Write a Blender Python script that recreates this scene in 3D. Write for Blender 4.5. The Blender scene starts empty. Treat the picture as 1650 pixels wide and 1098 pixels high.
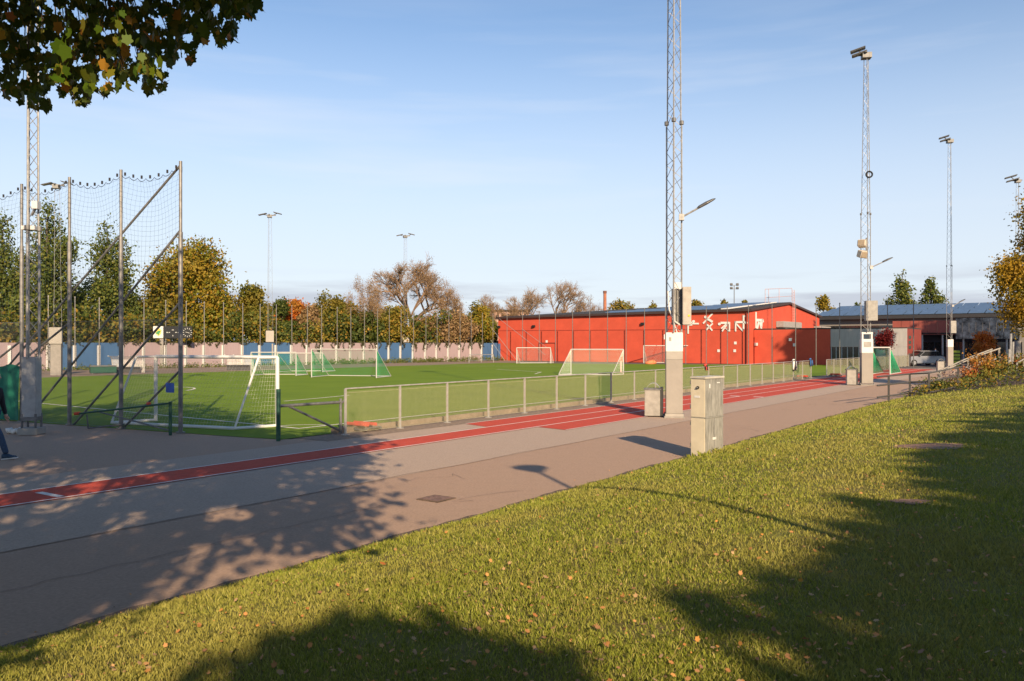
import bpy, bmesh, math, random
import numpy as np
from mathutils import Vector, Matrix
random.seed(7); RNG = np.random.default_rng(11)
SC = bpy.context.scene; COL = SC.collection
R = math.radians

# ------------------------------------------------------------------ camera
F, HY, CX, H = 1300.0, 554.0, 825.0, 2.4          # focal length and horizon of the 1650 px photograph, eye height
cam = bpy.data.cameras.new('camera'); cam_o = bpy.data.objects.new('camera', cam); COL.objects.link(cam_o)
cam.sensor_width = 36; cam.lens = F / 1650 * 36; cam.shift_y = (HY - 549) / 1650
cam.clip_start = 0.05; cam.clip_end = 4000
cam_o.location = (0, 0, H); cam_o.rotation_euler = (R(90), 0, 0)
SC.camera = cam_o

# ------------------------------------------------------------------ sun and sky
AZ, EL = R(16), R(24)                              # sun stands behind the camera, a little to the right
SUNH = Vector((math.sin(AZ), -math.cos(AZ), 0))
SUN = Vector((SUNH.x * math.cos(EL), SUNH.y * math.cos(EL), math.sin(EL)))
sun = bpy.data.lights.new('sun', 'SUN'); sun.energy = 5.0; sun.angle = R(0.53); sun.color = (1.0, 0.77, 0.51)
sun_o = bpy.data.objects.new('sun', sun); COL.objects.link(sun_o); sun_o.location = (20, -60, 40)
sun_o.rotation_euler = (-SUN).to_track_quat('-Z', 'Y').to_euler()
world = bpy.data.worlds.new('World'); SC.world = world; world.use_nodes = True
def build_sky():
    nt = world.node_tree; nt.nodes.clear(); N = nt.nodes.new; L = nt.links.new
    out = N('ShaderNodeOutputWorld'); bg = N('ShaderNodeBackground'); bg.inputs['Strength'].default_value = 0.094
    sky = N('ShaderNodeTexSky'); sky.sky_type = 'NISHITA'; sky.sun_disc = False
    sky.sun_elevation = EL; sky.sun_rotation = R(180) - AZ
    sky.altitude = 20; sky.air_density = 1.0; sky.dust_density = 0.2; sky.ozone_density = 3.0
    tc = N('ShaderNodeTexCoord'); sep = N('ShaderNodeSeparateXYZ'); L(tc.outputs['Generated'], sep.inputs[0])
    mp = N('ShaderNodeMapping'); mp.inputs['Scale'].default_value = (2.2, 2.2, 26); L(tc.outputs['Generated'], mp.inputs[0])
    nz = N('ShaderNodeTexNoise'); nz.inputs['Scale'].default_value = 1.6; nz.inputs['Detail'].default_value = 6; nz.inputs['Roughness'].default_value = .55
    L(mp.outputs[0], nz.inputs['Vector'])
    r1 = N('ShaderNodeMapRange'); r1.inputs[1].default_value = .44; r1.inputs[2].default_value = .60; L(nz.outputs['Fac'], r1.inputs[0])
    def band(lo, up, hi0, hi1):
        a = N('ShaderNodeMapRange'); a.interpolation_type = 'SMOOTHSTEP'; a.inputs[1].default_value = lo; a.inputs[2].default_value = up; L(sep.outputs[2], a.inputs[0])
        b = N('ShaderNodeMapRange'); b.interpolation_type = 'SMOOTHSTEP'; b.inputs[1].default_value = hi0; b.inputs[2].default_value = hi1
        b.inputs[3].default_value = 1; b.inputs[4].default_value = 0; L(sep.outputs[2], b.inputs[0])
        m = N('ShaderNodeMath'); m.operation = 'MULTIPLY'; L(a.outputs[0], m.inputs[0]); L(b.outputs[0], m.inputs[1]); return m.outputs[0]
    def mul(a, b):
        m = N('ShaderNodeMath'); m.operation = 'MULTIPLY'; m.use_clamp = True
        L(a, m.inputs[0])
        if isinstance(b, float): m.inputs[1].default_value = b
        else: L(b, m.inputs[1])
        return m.outputs[0]
    low = mul(mul(band(-.02, .03, .055, .095), r1.outputs[0]), .85)       # bank of lilac-grey stratus on the horizon
    mp2 = N('ShaderNodeMapping'); mp2.inputs['Scale'].default_value = (1.4, 1.4, 14); mp2.inputs['Location'].default_value = (4.3, 1.7, 2.2); L(tc.outputs['Generated'], mp2.inputs[0])
    nz2 = N('ShaderNodeTexNoise'); nz2.inputs['Scale'].default_value = 1.5; nz2.inputs['Detail'].default_value = 5; L(mp2.outputs[0], nz2.inputs['Vector'])
    r2 = N('ShaderNodeMapRange'); r2.inputs[1].default_value = .52; r2.inputs[2].default_value = .75; L(nz2.outputs['Fac'], r2.inputs[0])
    wisp = mul(mul(band(.08, .2, .30, .42), r2.outputs[0]), .34)           # thin cirrus higher up
    hz = N('ShaderNodeMapRange'); hz.interpolation_type = 'SMOOTHERSTEP'; hz.inputs[1].default_value = 0; hz.inputs[2].default_value = .48; hz.inputs[3].default_value = .86; hz.inputs[4].default_value = 0
    L(sep.outputs[2], hz.inputs[0])
    def mix(c1, fac, colr):
        m = N('ShaderNodeMix'); m.data_type = 'RGBA'; L(fac, m.inputs[0]); L(c1, m.inputs[6]); m.inputs[7].default_value = (*colr, 1); return m.outputs[2]
    c = mix(sky.outputs[0], hz.outputs[0], SKY_HAZE)
    c = mix(c, low, SKY_CLOUD); c = mix(c, wisp, SKY_WISP)
    L(c, bg.inputs['Color']); L(bg.outputs[0], out.inputs[0])
SKY_HAZE = (4.75, 5.1, 5.65); SKY_CLOUD = (3.5, 3.75, 4.3); SKY_WISP = (5.4, 5.6, 6.0)
build_sky()
vs = SC.view_settings; vs.view_transform = 'Standard'; vs.look = 'None'; vs.exposure = 0.8; vs.gamma = 1; vs.use_curve_mapping = False
SC.cycles.max_bounces = 6; SC.cycles.transparent_max_bounces = 16; SC.cycles.use_denoising = True

# ------------------------------------------------------------------ places
TA = math.atan2(935, F)                            # heading of the running track
U = Vector((math.sin(TA), math.cos(TA), 0)); V = Vector((math.cos(TA), -math.sin(TA), 0))
def G(px, py, z=0.0):
    Y = F * (H - z) / (py - HY); return Vector(((px - CX) * Y / F, Y, z))
def AT(px, py, Y): return Vector(((px - CX) * Y / F, Y, H - (py - HY) * Y / F))
def WT(w, t, z=0.0): p = V * w + U * t; p.z = z; return p
def LT(w, px):
    k = (px - CX) / F; return w * (k * V.y - V.x) / (U.x - k * U.y)
def on_plane(px, py, p0, n):
    d = Vector(((px - CX) / F, 1, -(py - HY) / F)); o = Vector((0, 0, H)); return o + d * ((p0 - o).dot(n) / d.dot(n))
def on_line(px, a, b):                              # ground point of column px on the line a-b
    k = (px - CX) / F; d = b - a; s = (k * a.y - a.x) / (d.x - k * d.y); return a + d * s
def proj(p): return (CX + F * p.x / p.y, HY - F * (p.z - H) / p.y)

# ------------------------------------------------------------------ materials
def lin(c):
    return tuple((x / 12.92 if x <= .04045 else ((x + .055) / 1.055) ** 2.4) for x in [v / 255 for v in c])
MATS = {}
def mat(name, col, rough=.7, var=.12, scale=6.0, bump=0.0, bscale=40.0, metal=0.0, spec=.4, col2=None, detail=5, stain=0.0, aniso=None):
    if name in MATS: return MATS[name]
    m = bpy.data.materials.new(name); m.use_nodes = True; nt = m.node_tree; N = nt.nodes.new; L = nt.links.new
    b = nt.nodes['Principled BSDF']; b.inputs['Roughness'].default_value = rough; b.inputs['Metallic'].default_value = metal
    b.inputs['Specular IOR Level'].default_value = spec
    tc = N('ShaderNodeTexCoord'); vec = tc.outputs['Object']
    if aniso:
        mp = N('ShaderNodeMapping'); mp.inputs['Scale'].default_value = aniso; L(vec, mp.inputs[0]); vec = mp.outputs[0]
    nz = N('ShaderNodeTexNoise'); nz.inputs['Scale'].default_value = scale; nz.inputs['Detail'].default_value = detail; nz.inputs['Roughness'].default_value = .65
    L(vec, nz.inputs['Vector'])
    a = N('ShaderNodeMix'); a.data_type = 'RGBA'
    c2 = col2 if col2 else tuple(max(0, x * (1 - 2.2 * var)) for x in col)
    c1 = col if col2 else tuple(min(1, x * (1 + var)) for x in col)
    a.inputs[6].default_value = (*c1, 1); a.inputs[7].default_value = (*c2, 1)
    rr = N('ShaderNodeMapRange'); rr.inputs[1].default_value = .3; rr.inputs[2].default_value = .72; L(nz.outputs['Fac'], rr.inputs[0]); L(rr.outputs[0], a.inputs[0])
    res = a.outputs[2]
    if stain:
        n2 = N('ShaderNodeTexNoise'); n2.inputs['Scale'].default_value = scale * .17; n2.inputs['Detail'].default_value = 7; n2.inputs['Roughness'].default_value = .7; L(vec, n2.inputs['Vector'])
        r2 = N('ShaderNodeMapRange'); r2.inputs[1].default_value = .45; r2.inputs[2].default_value = .75; r2.inputs[4].default_value = stain; L(n2.outputs['Fac'], r2.inputs[0])
        s = N('ShaderNodeMix'); s.data_type = 'RGBA'; L(r2.outputs[0], s.inputs[0]); L(res, s.inputs[6]); s.inputs[7].default_value = (*[x * .35 for x in col], 1); res = s.outputs[2]
    L(res, b.inputs['Base Color'])
    if bump:
        n3 = N('ShaderNodeTexNoise'); n3.inputs['Scale'].default_value = bscale; n3.inputs['Detail'].default_value = 3; L(vec, n3.inputs['Vector'])
        bp = N('ShaderNodeBump'); bp.inputs['Strength'].default_value = bump; bp.inputs['Distance'].default_value = .02; L(n3.outputs['Fac'], bp.inputs['Height']); L(bp.outputs[0], b.inputs['Normal'])
    MATS[name] = m; return m
def leaf_mat(name, cols, trans=.35, rough=.6, patch=None, pscale=.4):
    if name in MATS: return MATS[name]
    m = bpy.data.materials.new(name); m.use_nodes = True; nt = m.node_tree; N = nt.nodes.new; L = nt.links.new
    b = nt.nodes['Principled BSDF']; out = nt.nodes['Material Output']; b.inputs['Roughness'].default_value = rough; b.inputs['Specular IOR Level'].default_value = .25
    g = N('ShaderNodeNewGeometry'); r = N('ShaderNodeValToRGB'); L(g.outputs['Random Per Island'], r.inputs[0])
    e = r.color_ramp.elements
    for i, c in enumerate(cols):
        x = e[i] if i < 2 else e.new(1)
        x.color = (*c, 1)
    for i in range(len(cols)): e[i].position = i / (len(cols) - 1)
    for i, c in enumerate(cols): e[i].color = (*c, 1)
    res = r.outputs[0]
    if patch:
        tc = N('ShaderNodeTexCoord'); nz = N('ShaderNodeTexNoise'); nz.inputs['Scale'].default_value = pscale; nz.inputs['Detail'].default_value = 4; L(tc.outputs['Object'], nz.inputs['Vector'])
        rr = N('ShaderNodeMapRange'); rr.inputs[1].default_value = .45; rr.inputs[2].default_value = .62; rr.inputs[4].default_value = .85; L(nz.outputs['Fac'], rr.inputs[0])
        x = N('ShaderNodeMix'); x.data_type = 'RGBA'; L(rr.outputs[0], x.inputs[0]); L(res, x.inputs[6]); x.inputs[7].default_value = (*patch, 1); res = x.outputs[2]
    L(res, b.inputs['Base Color'])
    t = N('ShaderNodeBsdfTranslucent'); L(res, t.inputs['Color']); ms = N('ShaderNodeMixShader'); ms.inputs[0].default_value = trans
    L(b.outputs[0], ms.inputs[1]); L(t.outputs[0], ms.inputs[2]); L(ms.outputs[0], out.inputs[0])
    MATS[name] = m; return m
def veil_mat(name, col, alpha, rough=.3):
    if name in MATS: return MATS[name]
    m = bpy.data.materials.new(name); m.use_nodes = True; b = m.node_tree.nodes['Principled BSDF']
    b.inputs['Base Color'].default_value = (*col, 1); b.inputs['Alpha'].default_value = alpha; b.inputs['Roughness'].default_value = rough
    MATS[name] = m; return m
zinc = mat('galvanised_steel', (.33, .325, .315), .45, .18, 9, metal=.4, stain=.3)
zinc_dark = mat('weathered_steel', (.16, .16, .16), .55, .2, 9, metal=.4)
steel_tan = mat('painted_rail_steel', (.36, .33, .28), .5, .15, 9, metal=.3)
blackm = mat('black_metal', (.018, .018, .02), .5, .2, 10)
darkgreen = mat('green_painted_steel', (.012, .07, .045), .5, .2, 8)
white_alu = mat('white_coated_aluminium', (.42, .41, .39), .4, .05, 5)
netwhite = mat('white_net_cord', (.55, .55, .50), .8, .05, 5)
netgreen = mat('green_net_cord', (.04, .42, .20), .8, .1, 5)
netdark = mat('dark_net_cord', (.03, .05, .06), .8, .1, 5)
conc = mat('concrete', (.27, .25, .225), .85, .1, 4, bump=.15, stain=.25)
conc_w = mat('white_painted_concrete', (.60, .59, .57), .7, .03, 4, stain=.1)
conc_b = mat('beige_painted_concrete', (.275, .25, .22), .75, .05, 3, stain=.15)
conc_p = mat('pale_beige_painted_concrete', (.33, .305, .27), .75, .05, 3, stain=.1)

# ------------------------------------------------------------------ mesh helpers
def link(o, parent=None):
    COL.objects.link(o)
    if parent is not None: o.parent = parent
    return o
class MB:
    def __init__(s): s.v = []; s.f = []
    def add(s, vs_, fs):
        n = len(s.v); s.v += [tuple(p) for p in vs_]; s.f += [tuple(i + n for i in f) for f in fs]
    def box(s, c, d, rz=0, M=None):
        x, y, z = [k / 2 for k in d]; ps = [Vector((a * x, b * y, e * z)) for e in (-1, 1) for a, b in ((-1, -1), (1, -1), (1, 1), (-1, 1))]
        Q = M if M is not None else Matrix.Rotation(rz, 3, 'Z'); c = Vector(c)
        s.add([c + Q @ p for p in ps], [(3, 2, 1, 0), (4, 5, 6, 7), (0, 1, 5, 4), (1, 2, 6, 5), (2, 3, 7, 6), (3, 0, 4, 7)]); return s
    def bar(s, a, b, w, h, up=(0, 0, 1)):               # rectangular bar from a to b
        a = Vector(a); b = Vector(b); d = (b - a); l = d.length; d.normalize(); up = Vector(up)
        if abs(d.dot(up)) > .98: up = Vector((1, 0, 0))
        x = d.cross(up).normalized(); z = x.cross(d)
        s.box((a + b) / 2, (w, l, h), M=Matrix((x, d, z)).transposed()); return s
    def tube(s, a, b, r, n=8, r2=None, caps=True):
        a = Vector(a); b = Vector(b); d = (b - a).normalized(); r2 = r if r2 is None else r2
        q = Vector((0, 0, 1)) if abs(d.z) < .95 else Vector((1, 0, 0)); x = d.cross(q).normalized(); y = d.cross(x)
        A = [a + (x * math.cos(6.28319 * i / n) + y * math.sin(6.28319 * i / n)) * r for i in range(n)]
        B = [b + (x * math.cos(6.28319 * i / n) + y * math.sin(6.28319 * i / n)) * r2 for i in range(n)]
        fs = [(i, i + n, (i + 1) % n + n, (i + 1) % n) for i in range(n)]
        if caps and n > 3: fs += [tuple(range(n)), tuple(range(2 * n - 1, n - 1, -1))]
        s.add(A + B, fs); return s
    def path(s, pts, r, n=8):
        for a, b in zip(pts[:-1], pts[1:]): s.tube(a, b, r, n)
        return s
    def prism(s, poly, z0, z1):                         # plan polygon (ccw) between two heights
        n = len(poly); s.add([(p[0], p[1], z0) for p in poly] + [(p[0], p[1], z1) for p in poly],
            [tuple(range(n - 1, -1, -1)), tuple(range(n, 2 * n))] + [(i, (i + 1) % n, (i + 1) % n + n, i + n) for i in range(n)]); return s
    def plate(s, pts, nrm, th):                         # polygon in space with thickness along nrm
        n = len(pts); nrm = Vector(nrm).normalized() * th
        s.add(list(pts) + [Vector(p) + nrm for p in pts], [tuple(range(n - 1, -1, -1)), tuple(range(n, 2 * n))] + [(i, (i + 1) % n, (i + 1) % n + n, i + n) for i in range(n)]); return s
    def sheet(s, pts): s.add(pts, [tuple(range(len(pts)))]); return s
    def mesh(s, name, m, off=None, bevel=0, smooth=False):
        me = bpy.data.meshes.new(name)
        vs_ = s.v if off is None else [(p[0] - off[0], p[1] - off[1], p[2] - off[2]) for p in s.v]
        me.from_pydata(vs_, [], s.f); me.update()
        bm = bmesh.new(); bm.from_mesh(me); bmesh.ops.recalc_face_normals(bm, faces=bm.faces)
        if bevel: bmesh.ops.bevel(bm, geom=list(bm.edges), offset=bevel, segments=2, affect='EDGES', clamp_overlap=True)
        bm.to_mesh(me); bm.free()
        if smooth:
            for p in me.polygons: p.use_smooth = True
        me.materials.append(m); return me
    def build(s, name, m, parent=None, world=False, bevel=0, smooth=False, kind=None, label=None):
        off = parent_world(parent) if (world and parent is not None) else None
        o = link(bpy.data.objects.new(name, s.mesh(name, m, off, bevel, smooth)), parent)
        if kind: o['kind'] = kind
        if label: o['label'] = label
        return o
def parent_world(p):
    l = Vector((0, 0, 0))
    while p is not None: l = l + p.location; p = p.parent
    return l
def thing(name, label, cat, loc=(0, 0, 0), rz=0, group=None):
    o = bpy.data.objects.new(name, None); COL.objects.link(o); o.location = loc; o.rotation_euler = (0, 0, rz); o.empty_display_size = .2
    o['label'] = label; o['category'] = cat
    if group: o['group'] = group
    return o
def tag(o, label, cat, group=None, kind=None):
    o['label'] = label
    if cat: o['category'] = cat
    if group: o['group'] = group
    if kind: o['kind'] = kind
    return o
KIDS = {}
def copy_tree(o, parent=None):
    c = o.copy(); COL.objects.link(c)
    if parent is not None: c.parent = parent
    for ch in list(o.children): copy_tree(ch, c)
    return c
def share(name, me, parent=None, loc=(0, 0, 0), rz=0):
    o = link(bpy.data.objects.new(name, me), parent); o.location = loc; o.rotation_euler = (0, 0, rz); return o
def np_mesh(name, verts, k, m, parent=None, smooth=False):      # verts: (N*k, 3), separate polygons of k corners
    verts = np.asarray(verts, dtype=np.float32).reshape(-1, 3); n = len(verts) // k
    me = bpy.data.meshes.new(name); me.vertices.add(len(verts)); me.vertices.foreach_set('co', verts.ravel())
    me.loops.add(n * k); me.loops.foreach_set('vertex_index', np.arange(n * k, dtype=np.int32))
    me.polygons.add(n); me.polygons.foreach_set('loop_start', np.arange(0, n * k, k, dtype=np.int32)); me.polygons.foreach_set('loop_total', np.full(n, k, dtype=np.int32))
    me.update(); me.validate(); me.materials.append(m)
    return link(bpy.data.objects.new(name, me), parent)
def struct(o): o['kind'] = 'structure'; return o

# ------------------------------------------------------------------ ground, path, track, pitch, lawn
asphalt = mat('warm_asphalt', (.415, .285, .205), .9, .11, 26.0, bump=.5, bscale=160, stain=.12, spec=.2, detail=10)
asphalt2 = mat('pale_asphalt', (.445, .34, .265), .9, .11, 26.0, bump=.5, bscale=160, stain=.10, spec=.2, detail=10)
asphalt3 = mat('court_asphalt', (.13, .12, .11), .9, .12, 1.5, bump=.3, bscale=150, stain=.3, spec=.2)
tartan = mat('red_track_rubber', (.50, .072, .042), .85, .07, 5, bump=.3, bscale=250, spec=.2, stain=.10)
linew = mat('line_paint', (.72, .66, .6), .7, .1, 8)
turf = mat('artificial_turf', (.15, .225, .02), .9, .12, .35, bump=.6, bscale=90, spec=.1, col2=(.12, .19, .017), detail=6)
gravel = mat('brown_gravel', (.25, .185, .135), .95, .2, 8, bump=.6, bscale=60)
soil = mat('bare_soil', (.12, .085, .06), .95, .3, 6, bump=.8, bscale=30)
lawnm = mat('lawn_turf', (.17, .18, .035), .95, .2, 2.2, bump=.8, bscale=70, spec=.1, col2=(.20, .15, .06), detail=8)
def zsheet(name, pts, z, m):
    return struct(MB().sheet([(p[0], p[1], z) for p in pts]).build(name, m))
def strip(name, w0, w1, t0, t1, z, m): return zsheet(name, [WT(w0, t0), WT(w1, t0), WT(w1, t1), WT(w0, t1)], z, m)
zsheet('ground', [(-900, -300), (900, -300), (900, 1500), (-900, 1500)], -.03, asphalt3)
strip('asphalt_path', -16.35, -5.5, -70, 86, 0, asphalt)
strip('asphalt_yard', -70, -16.35, -70, 13.2, -.004, asphalt)
strip('pale_path', -15.5, -10.15, -70, 86, .004, asphalt2)
strip('gravel_strip', -16.35, -15.2, 13.4, 80, .008, gravel)
LA, LB, LC, LD = -15.2, -14.1, -12.9, -11.8
tA, tA2, tC, tC2 = LT(LA, 749), LT(LB, 785), LT(LC, 867), LT(LD, 913)
TEND = 84
zsheet('running_track', [WT(LC, -70), WT(LC, tC), WT(LD, tC2), WT(LD, TEND), WT(LA, TEND), WT(LA, tA), WT(LB, tA2), WT(LB, -70)], .012, tartan)
def wline(w, t0, t1, wd=.05, z=.016): strip('lane_line', w - wd / 2, w + wd / 2, t0, t1, z, linew)
wline(LB + .06, -70, TEND, .06); wline(LC - .06, -70, TEND, .06); wline(LA + .03, tA, TEND); wline(LD - .03, tC2, TEND)
a = G(62, 795); b = G(98, 802); zsheet('lane_line', [a + U * -.06, b + U * -.06, b + U * .06, a + U * .06], .016, linew)
for px, py in ((1184, 639), (1222, 640.5)):                            # lane marks painted on the track
    p = G(px, py); zsheet('lane_line', [p - V * .22 - U * .14, p + V * .22 - U * .14, p + V * .22 + U * .14, p - V * .22 + U * .14], .016, linew)
joint = mat('asphalt_joint_tar', (.30, .21, .16), .9, .3, 5)
def crack(pts, wd):
    mb = MB()
    for (w0_, t0_), (w1_, t1_) in zip(pts[:-1], pts[1:]): a, b = WT(w0_, t0_), WT(w1_, t1_); d = (b - a).normalized(); n_ = Vector((-d.y, d.x, 0)) * wd / 2; mb.sheet([q + Vector((0, 0, .0085)) for q in (a - n_, b - n_, b + n_, a + n_)])
    return struct(mb.build('asphalt_crack', joint))
for w_, t0_, t1_, wd in ((-10.17, -10, 60, .022), (-8.55, -2, 9, .012),): crack([(w_ + .03 * math.sin(k * 1.7) + .02 * math.sin(k * 4.1), t0_ + (t1_ - t0_) * k / 60) for k in range(61)], wd)
for k in range(16): w_, t_ = RNG.uniform(-9.9, -7.2), RNG.uniform(2, 40); crack([(w_ + i * RNG.uniform(-.02, .16), t_ + i * RNG.uniform(.05, .3)) for i in range(7)], .009)
# artificial pitch
FA, FB = G(62, 609), G(800, 585)
def meet_far(w): pass
farL = FA + (FA - FB) * .35
nl0 = G(291, 698); nl1 = G(35, 680); nld = (nl1 - nl0).normalized()
pw = -16.45
pr = [WT(pw, 13.0), nl0 + nld * -1.5, nl0 + nld * 32, farL, FB, G(1000, 587), G(1215, 588), G(1345, 587), G(1412, 590), WT(pw, LT(pw, 1412))]
zsheet('football_pitch', pr, .006, turf)
def pline(a, b, wd=.1):
    a, b = Vector(a), Vector(b); d = (b - a).normalized(); n = Vector((-d.y, d.x, 0)) * wd / 2
    zsheet('pitch_line', [a - n, b - n, b + n, a + n], .012, linew)
tg = 15.0
pline(WT(-18.15, tg), WT(-18.15, LT(-18.15, 1300)))
pline(WT(-18.1, tg - .05), WT(-44, tg + .4))
for rad in (1.0,):
    pts = [WT(-18.15, tg) + (-V * math.sin(x) + U * math.cos(x)) * rad for x in [i * .196 for i in range(9)]]
    for p, q in zip(pts[:-1], pts[1:]): pline(p, q, .08)
pline(G(505, 643), G(563, 637.5), .12); pline(G(458, 647), G(505, 643), .12)
arc = [G(300, 630), G(308, 628.6), G(314, 627), G(312, 625.6), G(300, 624.6), G(280, 624)]
for p, q in zip(arc[:-1], arc[1:]): pline(p, q, .12)
for a, b in (((800, 595.5), (872, 600)), ((872, 600), (862, 603)), ((350, 596), (470, 601)), ((1110, 588.2), (1200, 588.6)), ((660, 590), (900, 590.6))): pline(G(*a), G(*b), .12)
# brown track behind the pitch and kerb board in front of it
wa, wb = G(80, 597), G(803, 581); wd_ = (wb - wa).normalized(); WALL0 = wa - wd_ * 30; WALL1 = wb
zsheet('gravel_track', [farL + Vector((0, -.5, 0)), FB + Vector((3, -.5, 0)), WALL1 + wd_ * 3, WALL0], .001, gravel)
for i in range(24):                                                      # concrete edging boards behind the fence
    t0 = 14.6 + i * 2.4
    if LT(-16.4, 1300) < t0 + 2.4: break
    struct(MB().box(WT(-16.4, t0 + 1.2, .05), (.07, 2.38, .18), -TA).build('edging_board', mat('tan_edging', (.24, .185, .135), .9, .12, 5, stain=.2)))

# lawn on its bank
W0 = -6.94
def lawn_h(x, y):
    x = np.asarray(x, dtype=float); y = np.asarray(y, dtype=float)
    w = x * V.x + y * V.y; t = x * U.x + y * U.y
    d = w - W0
    z = np.where(d > 0, .92 * (1 - np.exp(-np.maximum(d, 0) / 3.4)), d * .3)
    z = z + .03 * np.sin(x * .9 + y * .4) * np.clip(d / 2, 0, 1) * np.sin(y * .53 - x * .2)
    far = np.clip((t - 34.5) / 6, 0, 1); far = far * far * (3 - 2 * far)
    z = z * 1 + far * np.clip((d - 1.6) / 4, 0, 1) * .75
    return z
def lawn_p(px, py):
    z = .6
    for _ in range(12):
        p = G(px, py, z); z = float(lawn_h(p.x, p.y))
    return G(px, py, z)
LAWN_T1 = 36.4
def grid_mesh(name, ws, ts, m, wob=0):
    wv, tv = np.meshgrid(ws, ts, indexing='ij')
    if wob: wv = wv.copy(); wv[0] += wob * (np.sin(tv[0] * 3.1) * .5 + np.sin(tv[0] * 7.7 + 1) * .3 + np.sin(tv[0] * 1.1) * .6)
    X = wv * V.x + tv * U.x; Y = wv * V.y + tv * U.y; Z = lawn_h(X, Y)
    nv, nt_ = len(ws), len(ts); idx = np.arange(nv * nt_).reshape(nv, nt_)
    f = np.stack([idx[:-1, :-1], idx[1:, :-1], idx[1:, 1:], idx[:-1, 1:]], -1).reshape(-1, 4)
    me = bpy.data.meshes.new(name); me.from_pydata(np.stack([X, Y, Z], -1).reshape(-1, 3).tolist(), [], f.tolist()); me.update()
    for p in me.polygons: p.use_smooth = True
    me.materials.append(m); return struct(link(bpy.data.objects.new(name, me)))
grid_mesh('lawn', np.concatenate([np.linspace(W0 - .06, W0 + 12, 60), np.linspace(W0 + 13, W0 + 60, 24)]), np.linspace(-50, LAWN_T1, 260), lawnm, .05)
grid_mesh('planting_bed', np.concatenate([np.linspace(W0 + .5, W0 + 14, 36), np.linspace(W0 + 16, W0 + 40, 6)]), np.linspace(LAWN_T1, 47, 30), soil, .05)
# worn places in the lawn (photograph's bare patches)
PATCH = [(1500, 720, .28, .11), (1466, 810, .10, .035), (735, 987, .22, .13), (1165, 880, .3, .16), (1085, 916, .2, .1), (937, 933, .2, .12), (1155, 948, .24, .12), (640, 950, .24, .12), (985, 1000, .22, .12), (1450, 955, .25, .12), (1190, 846, .3, .2)]
PP = []
for i, (px, py, rx, ry) in enumerate(PATCH[:2]):
    c = lawn_p(px, py); PP.append((c.x, c.y, rx, ry * 2))
    if i > 1: continue
    n = 26; ring = []
    for k in range(n):
        a = 6.28319 * k / n; q = 1 + .13 * math.sin(3 * a + i) + .08 * math.sin(7 * a + 2 * i)
        x, y = c.x + rx * 1.9 * q * math.cos(a), c.y + ry * 5.0 * q * math.sin(a); ring.append((x, y, float(lawn_h(x, y)) + .012))

    mb = MB(); mb.add(ring + [(c.x, c.y, c.z + .014)], [(k, (k + 1) % n, n) for k in range(n)])
    struct(mb.build('worn_patch', mat('worn_patch_grit', (.30, .17, .115), .95, .25, 12, bump=.6, bscale=80)))
    PP[-1] = (c.x, c.y, rx * 1.9, ry * 5.0)
ts_ = np.linspace(-20, LAWN_T1, 500); ou = W0 - .05 - .05 * (1 + np.sin(ts_ * 1.9) * .6 + np.sin(ts_ * 5.3) * .4 + np.sin(ts_ * 13.1) * .3)
mb = MB(); mb.add([WT(a_, t_, .0065) for a_, t_ in zip(ou, ts_)] + [WT(W0 + .12, t_, .0065) for t_ in ts_], [(i, i + 1, 501 + i, 500 + i) for i in range(499)]); struct(mb.build('soil_edge', soil))
# grass blades
def blades(n, rmin, rmax, ang, wk, hk, dmin=-.03):
    r = rmin * (rmax / rmin) ** RNG.random(n); a = (RNG.random(n) * 2 - 1) * ang
    x = r * np.sin(a); y = r * np.cos(a); w = x * V.x + y * V.y; t = x * U.x + y * U.y
    ed = W0 + .05 * (np.sin(t * 3.1) * .5 + np.sin(t * 7.7 + 1) * .3 + np.sin(t * 1.1) * .6)
    ok = (w > ed + dmin) & (t < LAWN_T1)
    for cx, cy, rx, ry in PP:
        q = ((x - cx) / rx) ** 2 + ((y - cy) / ry) ** 2; ok &= (q > 1.5 * RNG.random(n) ** .7)
    nz_ = np.sin(x * 2.1 + 2 * np.sin(y * 1.3)) * np.sin(y * 2.6 + 1.7 * np.sin(x * 1.9)) + .5 * np.sin(x * 6.3 + y * 2) * np.sin(y * 7.1 - x)
    ok &= RNG.random(n) < np.clip(1.25 - .9 * np.clip(nz_ - .35, 0, 1), .25, 1)
    x, y, r = x[ok], y[ok], r[ok]; n = len(x); z = lawn_h(x, y)
    patchy = .5 + .5 * np.sin(x * 1.7 + 1.3 * np.sin(y * .9)) * np.sin(y * 1.9 + 1.1 * np.sin(x * 1.3))
    h = hk * (.35 + .8 * RNG.random(n) + .7 * RNG.random(n) ** 6) * (.7 + .5 * patchy) * (r / 4) ** .25; wd = wk * (r / 4) ** .8 * (.6 + .8 * RNG.random(n))
    th = RNG.random(n) * 6.2832; ln = .25 + .75 * RNG.random(n); la = RNG.random(n) * 6.2832
    dx, dy = np.cos(th) * wd / 2, np.sin(th) * wd / 2; lx, ly = np.cos(la) * ln * h, np.sin(la) * ln * h
    b0 = np.stack([x - dx, y - dy, z - .004], -1); b1 = np.stack([x + dx, y + dy, z - .004], -1)
    m0 = np.stack([x - dx * .8 + lx * .3, y - dy * .8 + ly * .3, z + h * .55], -1); m1 = np.stack([x + dx * .8 + lx * .3, y + dy * .8 + ly * .3, z + h * .55], -1)
    tp = np.stack([x + lx, y + ly, z + h], -1)
    return b0, b1, m0, m1, tp
grassm = leaf_mat('grass_blade', [(.165, .20, .02), (.26, .29, .032), (.33, .335, .055), (.21, .25, .026), (.50, .41, .14)], .3, .55, (.33, .30, .07), .5)
b0, b1, m0, m1, tp = blades(540000, 2.6, 40, R(38.5), .0042, .029)
n = len(b0); vv = np.stack([b0, b1, m1, tp, m0], 1)
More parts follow.
